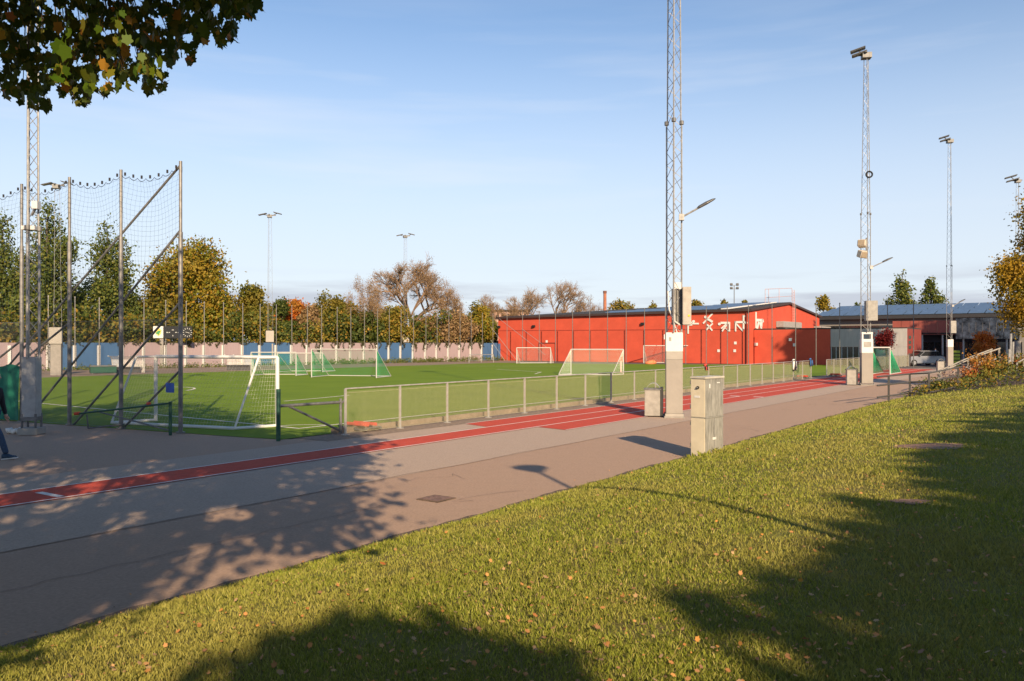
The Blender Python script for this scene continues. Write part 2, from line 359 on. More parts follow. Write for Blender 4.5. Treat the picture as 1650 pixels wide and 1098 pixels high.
g = np_mesh('grass', vv, 5, grassm); g['kind'] = 'stuff'; g['label'] = 'short olive green lawn grass on the bank beside the path'
# fallen leaves
def lobed(s, n=5, deep=.45):
    pts = []
    for k in range(21):
        a = -2.6 + 5.2 * k / 20; rr = s * (.76 + .25 * math.cos(a * 5.7) * (.5 if k % 3 else .7)) * (1 - .11 * abs(a)) * (1.05 + .07 * math.sin(k * 2.7)); pts.append((math.sin(a) * rr * .86, math.cos(a) * rr))
    return [(.03 * s, -s * .95), (-.03 * s, -s * .95), (-.04 * s, -s * .5)] + pts + [(.04 * s, -s * .5)]
def leaf_tris(P, rot, size, curl, shape):              # fan of triangles for many leaves, numpy
    k = len(shape); sh = np.array(shape); out = []
    n = len(P); u = rot[0]; v = rot[1]; nn = np.cross(u, v)
    loc = sh[None] * size[:, None, None]
    pts = P[:, None] + loc[..., 0:1] * u[:, None] + loc[..., 1:2] * v[:, None] + (curl[:, None, None] * (loc ** 2).sum(-1, keepdims=True) / size[:, None, None]) * nn[:, None]
    return pts
def rand_frames(n, tilt):
    th = RNG.random(n) * 6.2832; nz = np.stack([RNG.normal(0, tilt, n), RNG.normal(0, tilt, n), np.ones(n)], -1); nz /= np.linalg.norm(nz, axis=1, keepdims=True)
    a = np.stack([np.cos(th), np.sin(th), np.zeros(n)], -1); u = a - nz * (a * nz).sum(1, keepdims=True); u /= np.linalg.norm(u, axis=1, keepdims=True)
    return u, np.cross(nz, u)
def fallen(n, rmin, rmax, ang):
    r = rmin * (rmax / rmin) ** RNG.random(n); a = (RNG.random(n) * 2 - 1) * ang; x = r * np.sin(a); y = r * np.cos(a)
    w = x * V.x + y * V.y; t = x * U.x + y * U.y; d = w - W0
    ok = (t < LAWN_T1) & (((d > 0) & (RNG.random(n) < .35 + .65 * np.exp(-((d - 5) / 3) ** 2))) | ((d > -.5) & (d <= 0) & (RNG.random(n) < .55 * np.exp(d * 4))))
    x, y = x[ok], y[ok]; d = d[ok]; z = np.where(d > 0, lawn_h(x, y) + .028 + .02 * RNG.random(len(x)), .022)
    return np.stack([x, y, z], -1)
P = fallen(7500, 2.8, 34, R(38)); n = len(P)
leafsh = lobed(1.0)
pts = leaf_tris(P, rand_frames(n, .45), .008 + .021 * RNG.random(n) ** 2.2, RNG.normal(0, .5, n), leafsh)
fallm = leaf_mat('fallen_leaf', [(.42, .17, .05), (.55, .28, .10), (.30, .16, .08), (.62, .28, .06), (.50, .33, .17), (.22, .12, .07)], .2)
o = np_mesh('fallen_leaves', pts, len(leafsh), fallm); o['kind'] = 'stuff'; o['label'] = 'small brown and orange leaves scattered over the lawn'
def one_leaf(px, py, s, col, label):
    c = lawn_p(px, py); c.z += .05
    pts = leaf_tris(np.array([c[:]]), rand_frames(1, .35), np.array([s]), np.array([.5]), leafsh)
    tag(np_mesh('fallen_leaf', pts, len(leafsh), leaf_mat('leaf_' + col[0], [col[1], tuple(x * .7 for x in col[1])], .25)), label, 'leaf')
one_leaf(1400, 973, .040, ('yellow', (.75, .40, .02)), 'bright yellow fallen leaf lying in the shaded grass')
one_leaf(617, 918, .045, ('orange', (.60, .20, .04)), 'orange fallen leaf alone on the sunlit bank near the path')
one_leaf(1297, 1046, .036, ('rust', (.45, .19, .07)), 'large rust brown leaf in the shaded grass near the bottom edge')
one_leaf(1290, 948, .028, ('amber', (.65, .30, .03)), 'amber leaf at the edge of the tree shadow on the lawn')
one_leaf(1407, 775, .045, ('copper', (.50, .15, .05)), 'copper leaf on the sunlit lawn beside the shadow edge')

# ------------------------------------------------------------------ red sports hall
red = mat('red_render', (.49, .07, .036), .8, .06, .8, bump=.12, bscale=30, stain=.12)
red_dark = mat('dark_red_joint', (.12, .018, .012), .8, .1, 4)
red_cap = mat('red_metal_trim', (.45, .05, .03), .5, .06, 4)
roofm = mat('dark_roof_felt', (.035, .033, .032), .9, .2, 2)
solar = mat('solar_glass', (.075, .125, .21), .38, .15, 1.5, spec=.45)
pict = mat('white_sign_board', (.62, .61, .59), .5, .03, 3)
ventm = mat('grey_vent_metal', (.30, .28, .27), .6, .1, 4)
hall = thing('sports_hall', 'red rendered sports hall with white pictograms of athletes and a low gable roof', 'building')
C = Vector((27.85, 94.5, 0))                            # corner between long side and gable
ND = -U; NG = V.copy()                                    # outward normals: long side, gable
def faceA(px, py, off=.0): return on_plane(px, py, C + ND * off, ND)
def faceB(px, py, off=.0): return on_plane(px, py, C + NG * off, NG)
Lend = on_line(803, C, C + V); LEN = (Lend - C).length; GL = 29.7; EH = 6.3; RH = 7.7
def HP(s, g, z): return C - V * s + U * g + Vector((0, 0, z))   # s along the long side (to the left), g along the gable
mb = MB(); mb.plate([HP(0, 0, 0), HP(LEN, 0, 0), HP(LEN, 0, EH - .25), HP(0, 0, EH)], U, .3); mb.build('long_wall', red, hall, True)
mb = MB(); mb.plate([HP(.3, .302, 0), HP(.3, GL, 0), HP(.3, GL, EH), HP(.3, GL / 2, RH), HP(.3, .302, EH)], V, .3); mb.build('gable_wall', red, hall, True)
mb = MB(); mb.plate([HP(LEN, .302, 0), HP(LEN, GL, 0), HP(LEN, GL, EH - .25), HP(LEN, .302, EH - .25)], V, .3); mb.plate([HP(0, GL, 0), HP(LEN, GL, 0), HP(LEN, GL, EH - .25), HP(0, GL, EH)], -U, .3); mb.build('rear_wall', red, hall, True)
# roof: two slopes, hipped at the left end
rz = .06
A0, A1 = HP(-.25, -.35, EH + rz), HP(LEN + .2, -.35, EH - .25 + rz); B0, B1 = HP(-.25, GL + .3, EH + rz), HP(LEN + .2, GL + .3, EH - .25 + rz)
Rg0, Rg1 = HP(-.25, GL / 2, RH + rz), HP(LEN - 15, GL / 2, RH - .25 + rz)
mb = MB()
for q in ([A0, Rg0, Rg1, A1], [B0, B1, Rg1, Rg0], [A1, Rg1, B1]): mb.plate(q, (0, 0, 1), .12)
rf = mb.build('roof', roofm, hall, True)
mb = MB()
for a, b in ((A0, A1), (A0, Rg0), (Rg0, B0), (A1, B1)): mb.bar(a + Vector((0, 0, -.02)), b + Vector((0, 0, -.02)), .1, .26)
mb.build('roof_edge', mat('dark_roof_trim', (.05, .03, .028), .6, .1, 4), hall, True)
def slope(s, k):                                          # point on the front slope, k 0..1 eave to ridge
    e = HP(s, -.35, EH + rz - .25 * max(0, s) / LEN); r = HP(s, GL / 2, RH + rz - .25 * max(0, s) / (LEN - 15)); return e.lerp(r, k)
S_MAX = (on_line(965, C, C + V) - C).length
for j in range(6):                                        # rows of solar panels on the front slope
    for i in range(10):
        s0 = 4.3 + i * 2.2 - j * .5
        if s0 + 2.2 > S_MAX - j * 2.3: break
        k0 = .06 + j * .145; k1 = k0 + .115
        p = [slope(s0, k0), slope(s0 + 2.12, k0), slope(s0 + 2.12, k1), slope(s0, k1)]
        mb = MB(); mb.plate([q + Vector((0, 0, .14 + (.12 if w > 1 else 0))) for w, q in enumerate(p)], (0, 0, 1), .05); mb.build('solar_panel', solar, rf, True)
mb = MB(); q = [slope(2.7, .02), slope(3.5, .02), slope(2.2, .97), slope(1.4, .97)]; mb.plate([x + Vector((0, 0, .14)) for x in q], (0, 0, 1), .1); mb.build('roof_light', pict, rf, True)
# joints and fittings on the walls
mb = MB(); mb.bar(faceA(805, 533) + ND * .02, faceA(1206, 530.6) + ND * .02, .05, .07); mb.build('wall_seam', mat('red_shadow_gap', (.30, .04, .025), .8, .1, 4), hall, True)
mb = MB(); d0, d1, d2, d3 = faceA(868.6, 583), faceA(868.6, 553), faceA(895, 553), faceA(895, 583); d0.z = d3.z = .05
for a, b in ((d0, d1), (d1, d2), (d2, d3)): mb.bar(a + ND * .03, b + ND * .03, .06, .1)
mb.build('door_frame', red_dark, hall, True)
for px, py in ((860.5, 526), (1036, 522), (804.5, 527)):
    p = faceA(px, py); mb = MB(); mb.box(p + ND * .12, (.42, .28, .3), -TA); mb.box(p + ND * .28 - Vector((0, 0, .08)), (.3, .1, .12), -TA); mb.build('wall_lamp', blackm, hall, True)
for px, py in ((881, 550.5), (1158, 565.5), (1184, 565.5), (1185, 553)):
    p = faceA(px, py); mb = MB(); mb.box(p + ND * .03, (.3, .05, .32), -TA, None); mb.build('wall_sign', pict, hall, True)
mb = MB(); dp = C + ND * .12 - V * .35; mb.tube(dp + Vector((0, 0, .1)), dp + Vector((0, 0, EH - .2)), .07, 8); mb.build('downpipe', red_dark, hall, True)
# pictograms of athletes (crop coordinates of the photograph -> wall)
def pic(strokes, heads, face, n):
    def P(x, y): return face(1040 + x * .20606, 440 + y * .20606, .03)
    mb = MB()
    for (x0, y0, x1, y1, th) in strokes:
        a = Vector((x0, y0)); b = Vector((x1, y1)); d = (b - a).normalized(); q = Vector((-d.y, d.x)) * th * .42
        mb.plate([P(*(a - q)), P(*(b - q)), P(*(b + q)), P(*(a + q))], n, .06)
    for (x, y, r) in heads: mb.plate([P(x + r * math.cos(k * .5236), y + r * math.sin(k * .5236)) for k in range(12)], n, .06)
    return mb.build('pictogram', pict, hall, True)
pic([(330, 397, 418, 397, 15), (332, 405, 366, 405, 18), (335, 400, 335, 476, 12), (352, 376, 366, 398, 10)], [(377, 380, 11)], faceA, ND)
pic([(526, 318, 452, 396, 14), (482, 357, 526, 384, 20), (527, 396, 476, 447, 13), (484, 404, 524, 452, 13)], [(471, 346, 11)], faceA, ND)
pic([(588, 391, 656, 391, 20), (637, 398, 594, 436, 13), (640, 402, 600, 457, 13), (658, 385, 658, 458, 12), (612, 420, 655, 458, 5)], [(579, 400, 11)], faceA, ND)
pic([(768, 330, 768, 442, 14), (700, 386, 778, 384, 20), (706, 378, 706, 458, 12), (709, 396, 764, 456, 12), (762, 332, 780, 340, 8)], [(788, 390, 11)], faceA, ND)
pic([(863, 306, 863, 432, 9), (868, 370, 918, 372, 26), (886, 376, 872, 438, 12), (888, 376, 904, 436, 14), (910, 360, 904, 428, 12), (916, 372, 918, 386, 12)], [], faceB, NG)
# roof access frame and ladder at the gable
mb = MB()
p0, p1 = faceB(1233, 484, .05), faceB(1276, 481, .05)
for dz in (.0, 1.05):
    mb.tube(p0 + Vector((0, 0, .3 + dz)), p1 + Vector((0, 0, .3 + dz)), .03, 5)
for k in (0, .12, .5, 1): q = p0.lerp(p1, k); mb.tube(q + Vector((0, 0, -.4)), q + Vector((0, 0, 1.35)), .03, 5)
q = faceB(1279, 482, .3)
for s in (-.35, .35): mb.tube(q + U * s + Vector((0, 0, -3.2)), q + U * s + Vector((0, 0, 1.2)), .035, 5)
for k in range(12): mb.tube(q - U * .35 + Vector((0, 0, -3.1 + k * .36)), q + U * .35 + Vector((0, 0, -3.1 + k * .36)), .02, 4)
mb.build('roof_ladder', mat('pale_red_metal', (.5, .3, .28), .5, .1, 4), hall, True)
for (x0, x1, y0, y1) in ((1250, 1280, 518, 529.5), (1311, 1328, 526, 530)):
    a, b = faceB(x0, y0), faceB(x1, y1); w = (a - b).to_2d().length; h = abs(a.z - b.z)
    mb = MB(); mb.box((a + b) / 2 + NG * .5, (1.0, w, h), -TA); mb.box((a + b) / 2 + NG * .5 - Vector((0, 0, h / 2 + .12)), (.7, w * .7, .22), -TA); mb.build('ventilation_unit', ventm, hall, True, bevel=.06)
# low red wing and the white entrance wing that go on from the gable
W_0 = Vector((28.65, 95.5, 0)); W_1 = on_line(1338, W_0, W_0 + V); W_2 = on_line(1461, W_0, W_0 + V); WH = 4.02
def wingwall(a, b, h, th): m_ = MB(); m_.plate([a, b, b + Vector((0, 0, h)), a + Vector((0, 0, h))], U, th); return m_
wingwall(W_0, W_1, WH, .3).build('wing_wall', red, hall, True)
mb = MB(); a, b = W_0 + Vector((0, 0, WH)), W_1 + Vector((0, 0, WH)); mb.plate([a, b, b + U * 9, a + U * 9], (0, 0, 1), .15); mb.build('wing_roof', roofm, hall, True)
for px, py in ((1274, 547.5), (1280.6, 556), (1219, 555)):
    p = on_plane(px, py, W_0, ND); mb = MB(); mb.box(p + ND * .1, (.3, .2, .34), -TA); mb.build('wall_sign', pict, hall, True)
wing = thing('entrance_wing', 'low white clad entrance wing with a glazed front beside the red hall', 'building')
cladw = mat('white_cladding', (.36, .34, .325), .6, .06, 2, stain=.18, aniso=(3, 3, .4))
glass_d = mat('dark_window_glass', (.022, .024, .027), .08, .2, 1, spec=.7)
W_1b = W_1 + V * .02
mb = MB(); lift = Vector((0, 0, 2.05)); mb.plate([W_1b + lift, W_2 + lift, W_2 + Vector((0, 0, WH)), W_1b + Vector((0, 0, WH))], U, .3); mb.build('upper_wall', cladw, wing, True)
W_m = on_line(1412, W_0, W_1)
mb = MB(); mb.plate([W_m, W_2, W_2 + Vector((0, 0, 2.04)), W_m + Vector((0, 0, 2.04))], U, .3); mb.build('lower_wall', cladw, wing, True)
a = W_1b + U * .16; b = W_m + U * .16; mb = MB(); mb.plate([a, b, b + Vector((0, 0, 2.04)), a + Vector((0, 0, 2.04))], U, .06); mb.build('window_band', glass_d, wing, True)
frm = mat('grey_window_frame', (.33, .34, .34), .5, .05, 3)
for k in range(9):
    p = W_1b.lerp(W_m, k / 8); MB().box((0, 0, 1.02), (.09, .14, 2.0)).build('mullion', frm, wing); o = COL.objects[-1]; o.location = p + U * .08 + V * (.08 if k == 0 else 0); o.rotation_euler = (0, 0, -TA)
mb = MB(); mb.plate([W_1b + Vector((0, 0, WH + .002)), W_2 + Vector((0, 0, WH + .002)), W_2 + U * 9 + Vector((0, 0, WH + .002)), W_1b + U * 9 + Vector((0, 0, WH + .002))], (0, 0, 1), .12); mb.build('wing_roof', roofm, wing, True)
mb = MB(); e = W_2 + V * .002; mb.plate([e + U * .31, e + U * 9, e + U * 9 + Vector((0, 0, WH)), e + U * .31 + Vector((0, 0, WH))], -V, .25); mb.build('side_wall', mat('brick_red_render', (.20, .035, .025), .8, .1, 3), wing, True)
for k in range(3):
    p = W_2 + U * (1.6 + k * .0) + Vector((0, 0, 2.0 + k * .55)); mb = MB(); mb.box(p + V * .04, (.05, 1.1, .3), -TA); mb.build('side_window', mat('green_tinted_glass', (.06, .11, .10), .2, .1, 3), wing, True)

# ------------------------------------------------------------------ second hall with the long solar roof
arena = thing('solar_roof_hall', 'long grey hall with a blue solar roof behind the white entrance wing', 'building')
S0 = Vector(((1316 - CX) * 125 / F, 125, 0)); S1 = on_line(1650, S0, S0 + V); S1 = S0 + (S1 - S0) * 1.06; SH = 6.4
grey_w = mat('grey_wall_panel', (.20, .185, .17), .7, .06, 2)
wingwall(S0, S1, SH - .05, .3).build('wall', grey_w, arena, True)
sl = (S1 - S0).length
for j, (k0, k1) in enumerate(((0, .30), (.36, .66), (.72, 1.0))):          # solar rows up the slope, bay by bay
    for i in range(14):
        def rp(s, k): return S0 + V * (s) + U * (-.8 + 15 * k) + Vector((0, 0, SH + .12 + 1.75 * k))
        a0, a1 = sl * i / 14 + .06, sl * (i + 1) / 14 - .06
        mb = MB(); mb.plate([rp(a0, k0) + Vector((0, 0, .1)), rp(a1, k0) + Vector((0, 0, .1)), rp(a1, k1) + Vector((0, 0, .4)), rp(a0, k1) + Vector((0, 0, .4))], (0, 0, 1), .06); mb.build('solar_panel', solar, arena, True)
mb = MB(); mb.plate([S0 - U * .9 + Vector((0, 0, SH)), S1 - U * .9 + Vector((0, 0, SH)), S1 + U * 15 + Vector((0, 0, SH + 1.8)), S0 + U * 15 + Vector((0, 0, SH + 1.8))], (0, 0, 1), .1); mb.build('roof', roofm, arena, True)
mb = MB(); mb.bar(S0 - U * .95 + Vector((0, 0, SH - .1)), S1 - U * .95 + Vector((0, 0, SH - .1)), .2, .5); mb.build('roof_edge', mat('dark_fascia', (.03, .03, .034), .6, .1, 3), arena, True)
nb = 0
for i in range(26):                                        # strip of clerestory windows
    p = S0 + V * (sl * (.015 + i * .0165)); q = p + V * sl * .0145
    mb = MB(); mb.plate([p - U * .05 + Vector((0, 0, 4.1)), q - U * .05 + Vector((0, 0, 4.1)), q - U * .05 + Vector((0, 0, 5.1)), p - U * .05 + Vector((0, 0, 5.1))], U, .04); mb.build('window', glass_d, arena, True)
T0 = Vector(((1438 - CX) * 106 / F, 106, 0)); T1 = on_line(1540, T0, T0 + V); T2 = on_line(1640, T0, T0 + V)
pinkred = mat('red_facade_panel', (.26, .065, .048), .6, .08, 1.2)
def ban(a, b, z0, z1, th, name, m, par, off=0):
    mb = MB(); o = ND * off; mb.plate([a + o + Vector((0, 0, z0)), b + o + Vector((0, 0, z0)), b + o + Vector((0, 0, z1)), a + o + Vector((0, 0, z1))], U, th); return mb.build(name, m, par, True)
for i in range(7):
    a = T0.lerp(T1, i / 7) + V * .02; b = T0.lerp(T1, (i + 1) / 7) - V * .02; ban(a, b, 3.55, 5.35, .25, 'facade_panel', pinkred, arena)
mirror = mat('perforated_steel_panel', (.22, .22, .225), .28, .5, 1.4, metal=.75, bump=.9, bscale=2.2)
for i in range(9):
    a = T1.lerp(T2, i / 9) + V * .02; b = T1.lerp(T2, (i + 1) / 9) - V * .02; ban(a, b, 3.0, 5.6, .25, 'metal_panel', mirror, arena, .1)
navy = mat('dark_blue_wall', (.02, .026, .05), .6, .15, 2)
ban(T0 + U * 3.0, T2 + U * 3.0, 0, 3.9, .2, 'recessed_wall', navy, arena)
mb = MB(); mb.plate([T0 + Vector((0, 0, 3.6)), T2 + Vector((0, 0, 3.6)), T2 + U * 5 + Vector((0, 0, 3.6)), T0 + U * 5 + Vector((0, 0, 3.6))], (0, 0, 1), .2); mb.build('soffit', mat('dark_soffit', (.03, .03, .03), .8, .1, 3), arena, True)
for i in range(10):
    p = T0.lerp(T2, (i + .3) / 10) + U * 2.9; mb = MB(); mb.plate([p, p + V * 1.25, p + V * 1.25 + Vector((0, 0, 2.6)), p + Vector((0, 0, 2.6))], U, .06); mb.build('window', glass_d, arena, True)
for i in range(6): p = T0.lerp(T2, (i + .5) / 6) + U * .3; mb = MB(); mb.tube(p, p + Vector((0, 0, 3.6)), .11, 8); mb.build('column', frm, arena, True)

# ------------------------------------------------------------------ boundary wall with its net posts
pinkw = mat('pink_wall_panel', (.28, .215, .225), .8, .05, 1.5, stain=.12, aniso=(8, 8, .5), bump=.2, bscale=14)
bluew = mat('blue_wall_panel', (.04, .10, .21), .75, .08, 1.5, stain=.12, aniso=(8, 8, .5), bump=.2, bscale=14)
wall = thing('boundary_wall', 'long garden wall of pink and blue panels between white posts beyond the pitch', 'wall')
WPX = [-74, -46, -15, 14, 45, 76, 119, 158, 196, 230, 265, 298, 327, 358, 389, 417, 443, 468, 493, 516, 541, 563, 585, 606, 625, 644, 664, 684, 702, 721, 739, 757, 775, 792, 802]
def wcol(x): return bluew if (76 <= x < 196 or 389 <= x < 468 or 606 <= x < 664 or x >= 775) else pinkw
wallH = 2.5; WRZ = math.atan2(wd_.y, wd_.x); wn = Vector((wd_.y, -wd_.x, 0))
wp = [on_line(x, wa, wb) for x in WPX]
for i in range(len(wp) - 1):
    a, b = wp[i], wp[i + 1]; l = (b - a).length; nsub = max(1, round(l / 2.6)) if l > 3 else 1
    for k in range(nsub):
        l1 = l / nsub - .03; p = a.lerp(b, (k + .5) / nsub)
        mb = MB(); mb.box((0, 0, wallH / 2 + .02 * math.sin(i * 1.7)), (l1, .1, wallH)); mb.build('panel', wcol(WPX[i]), wall); o = COL.objects[-1]; o.location = p; o.rotation_euler = (0, 0, WRZ)
    if i: mb = MB(); mb.box((0, 0, 1.12), (.24, .2, 2.24)); mb.build('wall_post', conc_w, wall); o = COL.objects[-1]; o.location = a + wn * .12; o.rotation_euler = (0, 0, WRZ)
mb = MB(); mb.box((0, 0, 1.2), (2.3, .12, 2.4)); mb.build('panel', bluew, wall); o = COL.objects[-1]; o.location = WALL1 + wd_ * -.4 + wn * .05; o.rotation_euler = (0, 0, WRZ)
polem = mat('net_post_steel', (.20, .195, .185), .5, .15, 6, metal=.4)
mb = MB(); mb.tube((0, 0, 0), (0, 0, 6.6), .045, 6); mb.tube((0, 0, 6.6), (0, 0, 6.72), .075, 6, .04); POST = mb.mesh('net_post', polem)
def npost(p, lab, grp): o = share('net_post', POST, None, p); tag(o, lab, 'post', grp); return o
ORD = ('leftmost', 'second from the left', 'third from the left', 'fourth from the left', 'fifth from the left', 'sixth from the left', 'seventh from the left', 'eighth from the left')
SEGS = ((20, 'short left pink wall stretch'), (76, 'left blue wall panels'), (190, 'pink wall by the scoreboard'), (385, 'middle blue wall panels'), (465, 'pink wall behind the green goals'), (604, 'blue wall by the far mast'), (662, 'pink wall nearest the red hall'), (774, 'last blue wall panels'))
HSEG = ((800, 'left part of the red hall'), (900, 'red hall behind the lone goal'), (1000, 'red hall behind the nearest mast'), (1100, 'white pictograms'), (1220, 'red gable and wing'), (1330, 'glazed white wing'), (1400, 'red maple'), (1460, 'silver car'))
SEEN_ = {}
def which(x, segs):
    nm = [n for lo, n in segs if x >= lo][-1]; k = SEEN_.get(nm, 0); SEEN_[nm] = k + 1; return nm, k
for x, p in zip(WPX, wp):
    if x < 20 or x > 795: continue
    nm, k = which(x, SEGS); npost(p + wn * .28, 'thin grey net post, ' + ORD[k] + ' before the ' + nm, 'net posts along the wall and hall')
Pa, Pb = faceA(803, 582), faceA(1208, 586); Pa.z = Pb.z = 0; Pa += ND * 3.7; Pb += ND * 3.7
for x in (817, 842, 869, 895, 922.6, 950, 979, 1009, 1038.5, 1072, 1105, 1138, 1172, 1206, 1244, 1282, 1315, 1353, 1430, 1472):
    p = on_line(x, Pa, Pb); nm, k = which(x, HSEG)
    o = npost(p, 'thin ' + ('dark' if x > 1400 else 'grey') + ' net post, ' + (ORD[k] + ' ' if x < 1400 else '') + 'before the ' + nm, 'net posts along the wall and hall')
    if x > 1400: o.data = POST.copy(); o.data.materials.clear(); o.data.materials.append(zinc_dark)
wire = thing('guy_wires', 'pale slanting guy wires of the net at the left corner of the red hall', 'wires')
for (x0, y0, x1, y1) in ((792, 527, 835, 583), (806, 514, 880, 572), (792, 548, 815, 583), (842, 530, 882, 560)):
    mb = MB(); a = on_line(x0, Pa, Pb); k0 = a + Vector((0, 0, H - (y0 - HY) * a.y / F - a.z)); b = on_line(x1, Pa, Pb); k1 = b + Vector((0, 0, max(.05, H - (y1 - HY) * b.y / F))); mb.tube(k0 + ND * .2, k1 + ND * .2, .025, 4); mb.build('wire', zinc, wire, True)

# ------------------------------------------------------------------ floodlight masts
lampg = mat('lamp_housing_grey', (.10, .10, .10), .45, .1, 6, metal=.3)
lamph = mat('pale_lamp_housing', (.55, .54, .52), .45, .08, 5)
glassl = mat('lamp_lens', (.25, .25, .24), .2, .1, 6, spec=.7)
cabg = mat('grey_switch_box', (.27, .26, .24), .55, .12, 5, metal=.2)
def lattice(par, z0, z1, w0, w1, jz, r, step, rz=0):
    def corner(k, z):
        f = (z - z0) / (z1 - z0); w = w0 if z <= jz else w0 * .9 + (w1 - w0 * .9) * (z - jz) / max(.1, z1 - jz)
        a = rz + k * 2.0944; return Vector((math.cos(a), math.sin(a), 0)) * w / 1.732 + Vector((0, 0, z))
    for k in range(3):
        mb = MB(); mb.tube(corner(k, z0), corner(k, jz), r * 1.15, 6); mb.tube(corner(k, jz + .01), corner(k, z1), r, 6); mb.build('mast_leg', zinc, par)
    mb = MB(); zs = z0; i = 0
    while zs + step < z1:
        for k in range(3):
            a, b = (k, (k + 1) % 3) if i % 2 == 0 else ((k + 1) % 3, k)
            mb.tube(corner(a, zs), corner(b, zs + step), r * .38, 3, caps=False)
        zs += step; i += 1
    mb.build('bracing', zinc, par)
    for k in range(3): mb = MB(); p = corner(k, jz); mb.tube(p - Vector((0, 0, .06)), p + Vector((0, 0, .06)), r * 2.6, 8); mb.build('joint_flange', zinc_dark, par)
def street_arm(par, z, side, ln=1.0, rise=.5, base=(0, 0)):
    side = Vector(side).normalized(); b = Vector((base[0], base[1], z)); e = b + side * ln + Vector((0, 0, rise))
    mb = MB(); mb.tube(b, e, .035, 6); mb.box(b, (.16, .16, .2)); o = mb.build('lamp_arm', zinc, par)
    d = (e - b).normalized(); mb = MB(); h = e - d * .05
    q = side.cross(Vector((0, 0, 1))); up = q.cross(d)
    prof = [(s * .68, w * .72, t * .72) for s, w, t in [(0, .05, .05), (.12, .11, .09), (.5, .17, .10), (.85, .13, .07), (.98, .03, .03)]]; rings = []
    for (s, w, t) in prof: rings.append([h + d * s + q * w * math.cos(k * .7854) + up * t * math.sin(k * .7854) * (.5 if math.sin(k * .7854) < 0 else 1) for k in range(8)])
    for r0, r1 in zip(rings[:-1], rings[1:]): mb.add(r0 + r1, [(i, (i + 1) % 8, (i + 1) % 8 + 8, i + 8) for i in range(8)])
    mb.add(rings[0], [tuple(range(8))]); mb.add(rings[-1], [tuple(range(8))])
    mb.build('lamp_head', lampg, o, smooth=True)
def floods(par, z, dirv, spread, two_sided=False, big=1.0, housing=None):
    d = Vector(dirv).normalized(); q = Vector((-d.y, d.x, 0))
    mb = MB(); mb.bar(Vector((0, 0, z)) - d * .35 * big, Vector((0, 0, z)) + d * .75 * big, .1, .1); mb.bar(Vector((0, 0, z + .05)) - q * .5 * big, Vector((0, 0, z + .05)) + q * .5 * big, .1, .1); mb.box((0, 0, z - .1), (.5, .5, .3)); mb.build('cross_arm', zinc_dark, par)
    pos = [(d * .55, d, .38), (d * .45 + q * .2, d, .02)] if not two_sided else [(d * spread, d, .28), (-d * spread * .9 + Vector((0, 0, .02)), -d, .1)]
    for (off, dd, dz) in pos:
        M = Matrix((dd, Vector((-dd.y, dd.x, 0)), Vector((0, 0, 1)))).transposed() @ Matrix.Rotation(R(-14), 3, 'Y').transposed()
        c = off * big + Vector((0, 0, z + dz * big))
        mb = MB(); mb.box(c, (1.0 * big, .62 * big, .055 * big), M=M); mb.bar(Vector((off.x * .4 * big, off.y * .4 * big, z)), c, .07, .07); o = mb.build('floodlight', housing or lampg, par)
        mb = MB(); mb.box(c + M @ Vector((0, 0, -.045 * big)), (.9 * big, .52 * big, .02), M=M); mb.build('lens', glassl, o)
def boltplate(par, w, d, m=None):
    mb = MB(); mb.box((0, 0, .03), (w + .14, d + .14, .06)); mb.build('base_plate', m or conc, par)
    mb = MB()
    for sx in (-1, 1):
        for sy in (-1, 1): mb.tube((sx * (w / 2 + .03), sy * (d / 2 + .03), .06), (sx * (w / 2 + .03), sy * (d / 2 + .03), .15), .03, 6)
    mb.build('anchor_bolts', zinc_dark, par)
MG = 'floodlight masts round the pitch'
def column_painted(par, w, d, bands):
    for (z0, z1, m, nm, g) in bands: mb = MB(); mb.box((0, 0, (z0 + z1) / 2), (w + g, d + g, z1 - z0)); mb.build(nm, m, par, bevel=.012)
FRZ = -TA                                                   # masts stand square to the track
# mast beside the metering cabinet
p = G(1086, 673); m1 = thing('floodlight_mast', 'tall lattice mast on a white topped beige concrete base, nearest mast beside the waste bin', 'mast', p, R(-8), MG)
boltplate(m1, .5, .42); column_painted(m1, .53, .45, [(.14, 1.88, conc_b, 'concrete_base', 0), (1.882, 2.14, conc_p, 'painted_band', .004), (2.142, 2.76, conc_w, 'painted_top', .008)])
mb = MB(); mb.box((0, -.03, .1), (.58, .5, .08)); mb.build('base_flange', conc_p, m1)
mb = MB(); mb.box((-.13, -.235, 2.55), (.07, .012, .12)); mb.build('sticker', cabg, m1); mb = MB(); mb.box((-.29, -.05, 2.62), (.07, .2, .16)); mb.build('junction_box', conc_w, m1)
lattice(m1, 2.76, 19.8, .48, .33, 9.6, .027, .42, R(25)); street_arm(m1, 6.5, (1, .1, 0), .55, .3, (.24, 0))
p_ = MB(); p_.box((.12, .28, 3.6), (.34, .5, 1.15)); o = p_.build('switch_box', mat('ribbed_dark_box', (.08, .08, .078), .6, .15, 5), m1, bevel=.01)
mb = MB()
for k in range(5): mb.box((.10 + k * .075 - .06, .02, 3.6), (.02, .03, 1.08))
mb.build('cooling_fins', cabg, o)
mb = MB(); mb.box((.40, .1, 3.62), (.27, .62, 1.22)); o = mb.build('switch_cabinet', mat('beige_grey_box', (.36, .33, .29), .55, .12, 4), m1, bevel=.012); mb = MB(); mb.tube((.46, -.213, 3.3), (.46, -.225, 3.3), .035, 10); mb.build('warning_disc', mat('yellow_sticker', (.7, .45, .02), .5, .05, 5), o)
mb = MB(); mb.path([(-.2, -.1, 4.1), (-.16, -.14, 3.5), (-.02, -.12, 3.15), (.2, 0, 3.0)], .022, 6); mb.path([(.0, .0, 4.3), (.02, -.02, 3.0), (.1, 0, 2.76)], .016, 5); mb.build('cable', conc_w, m1)
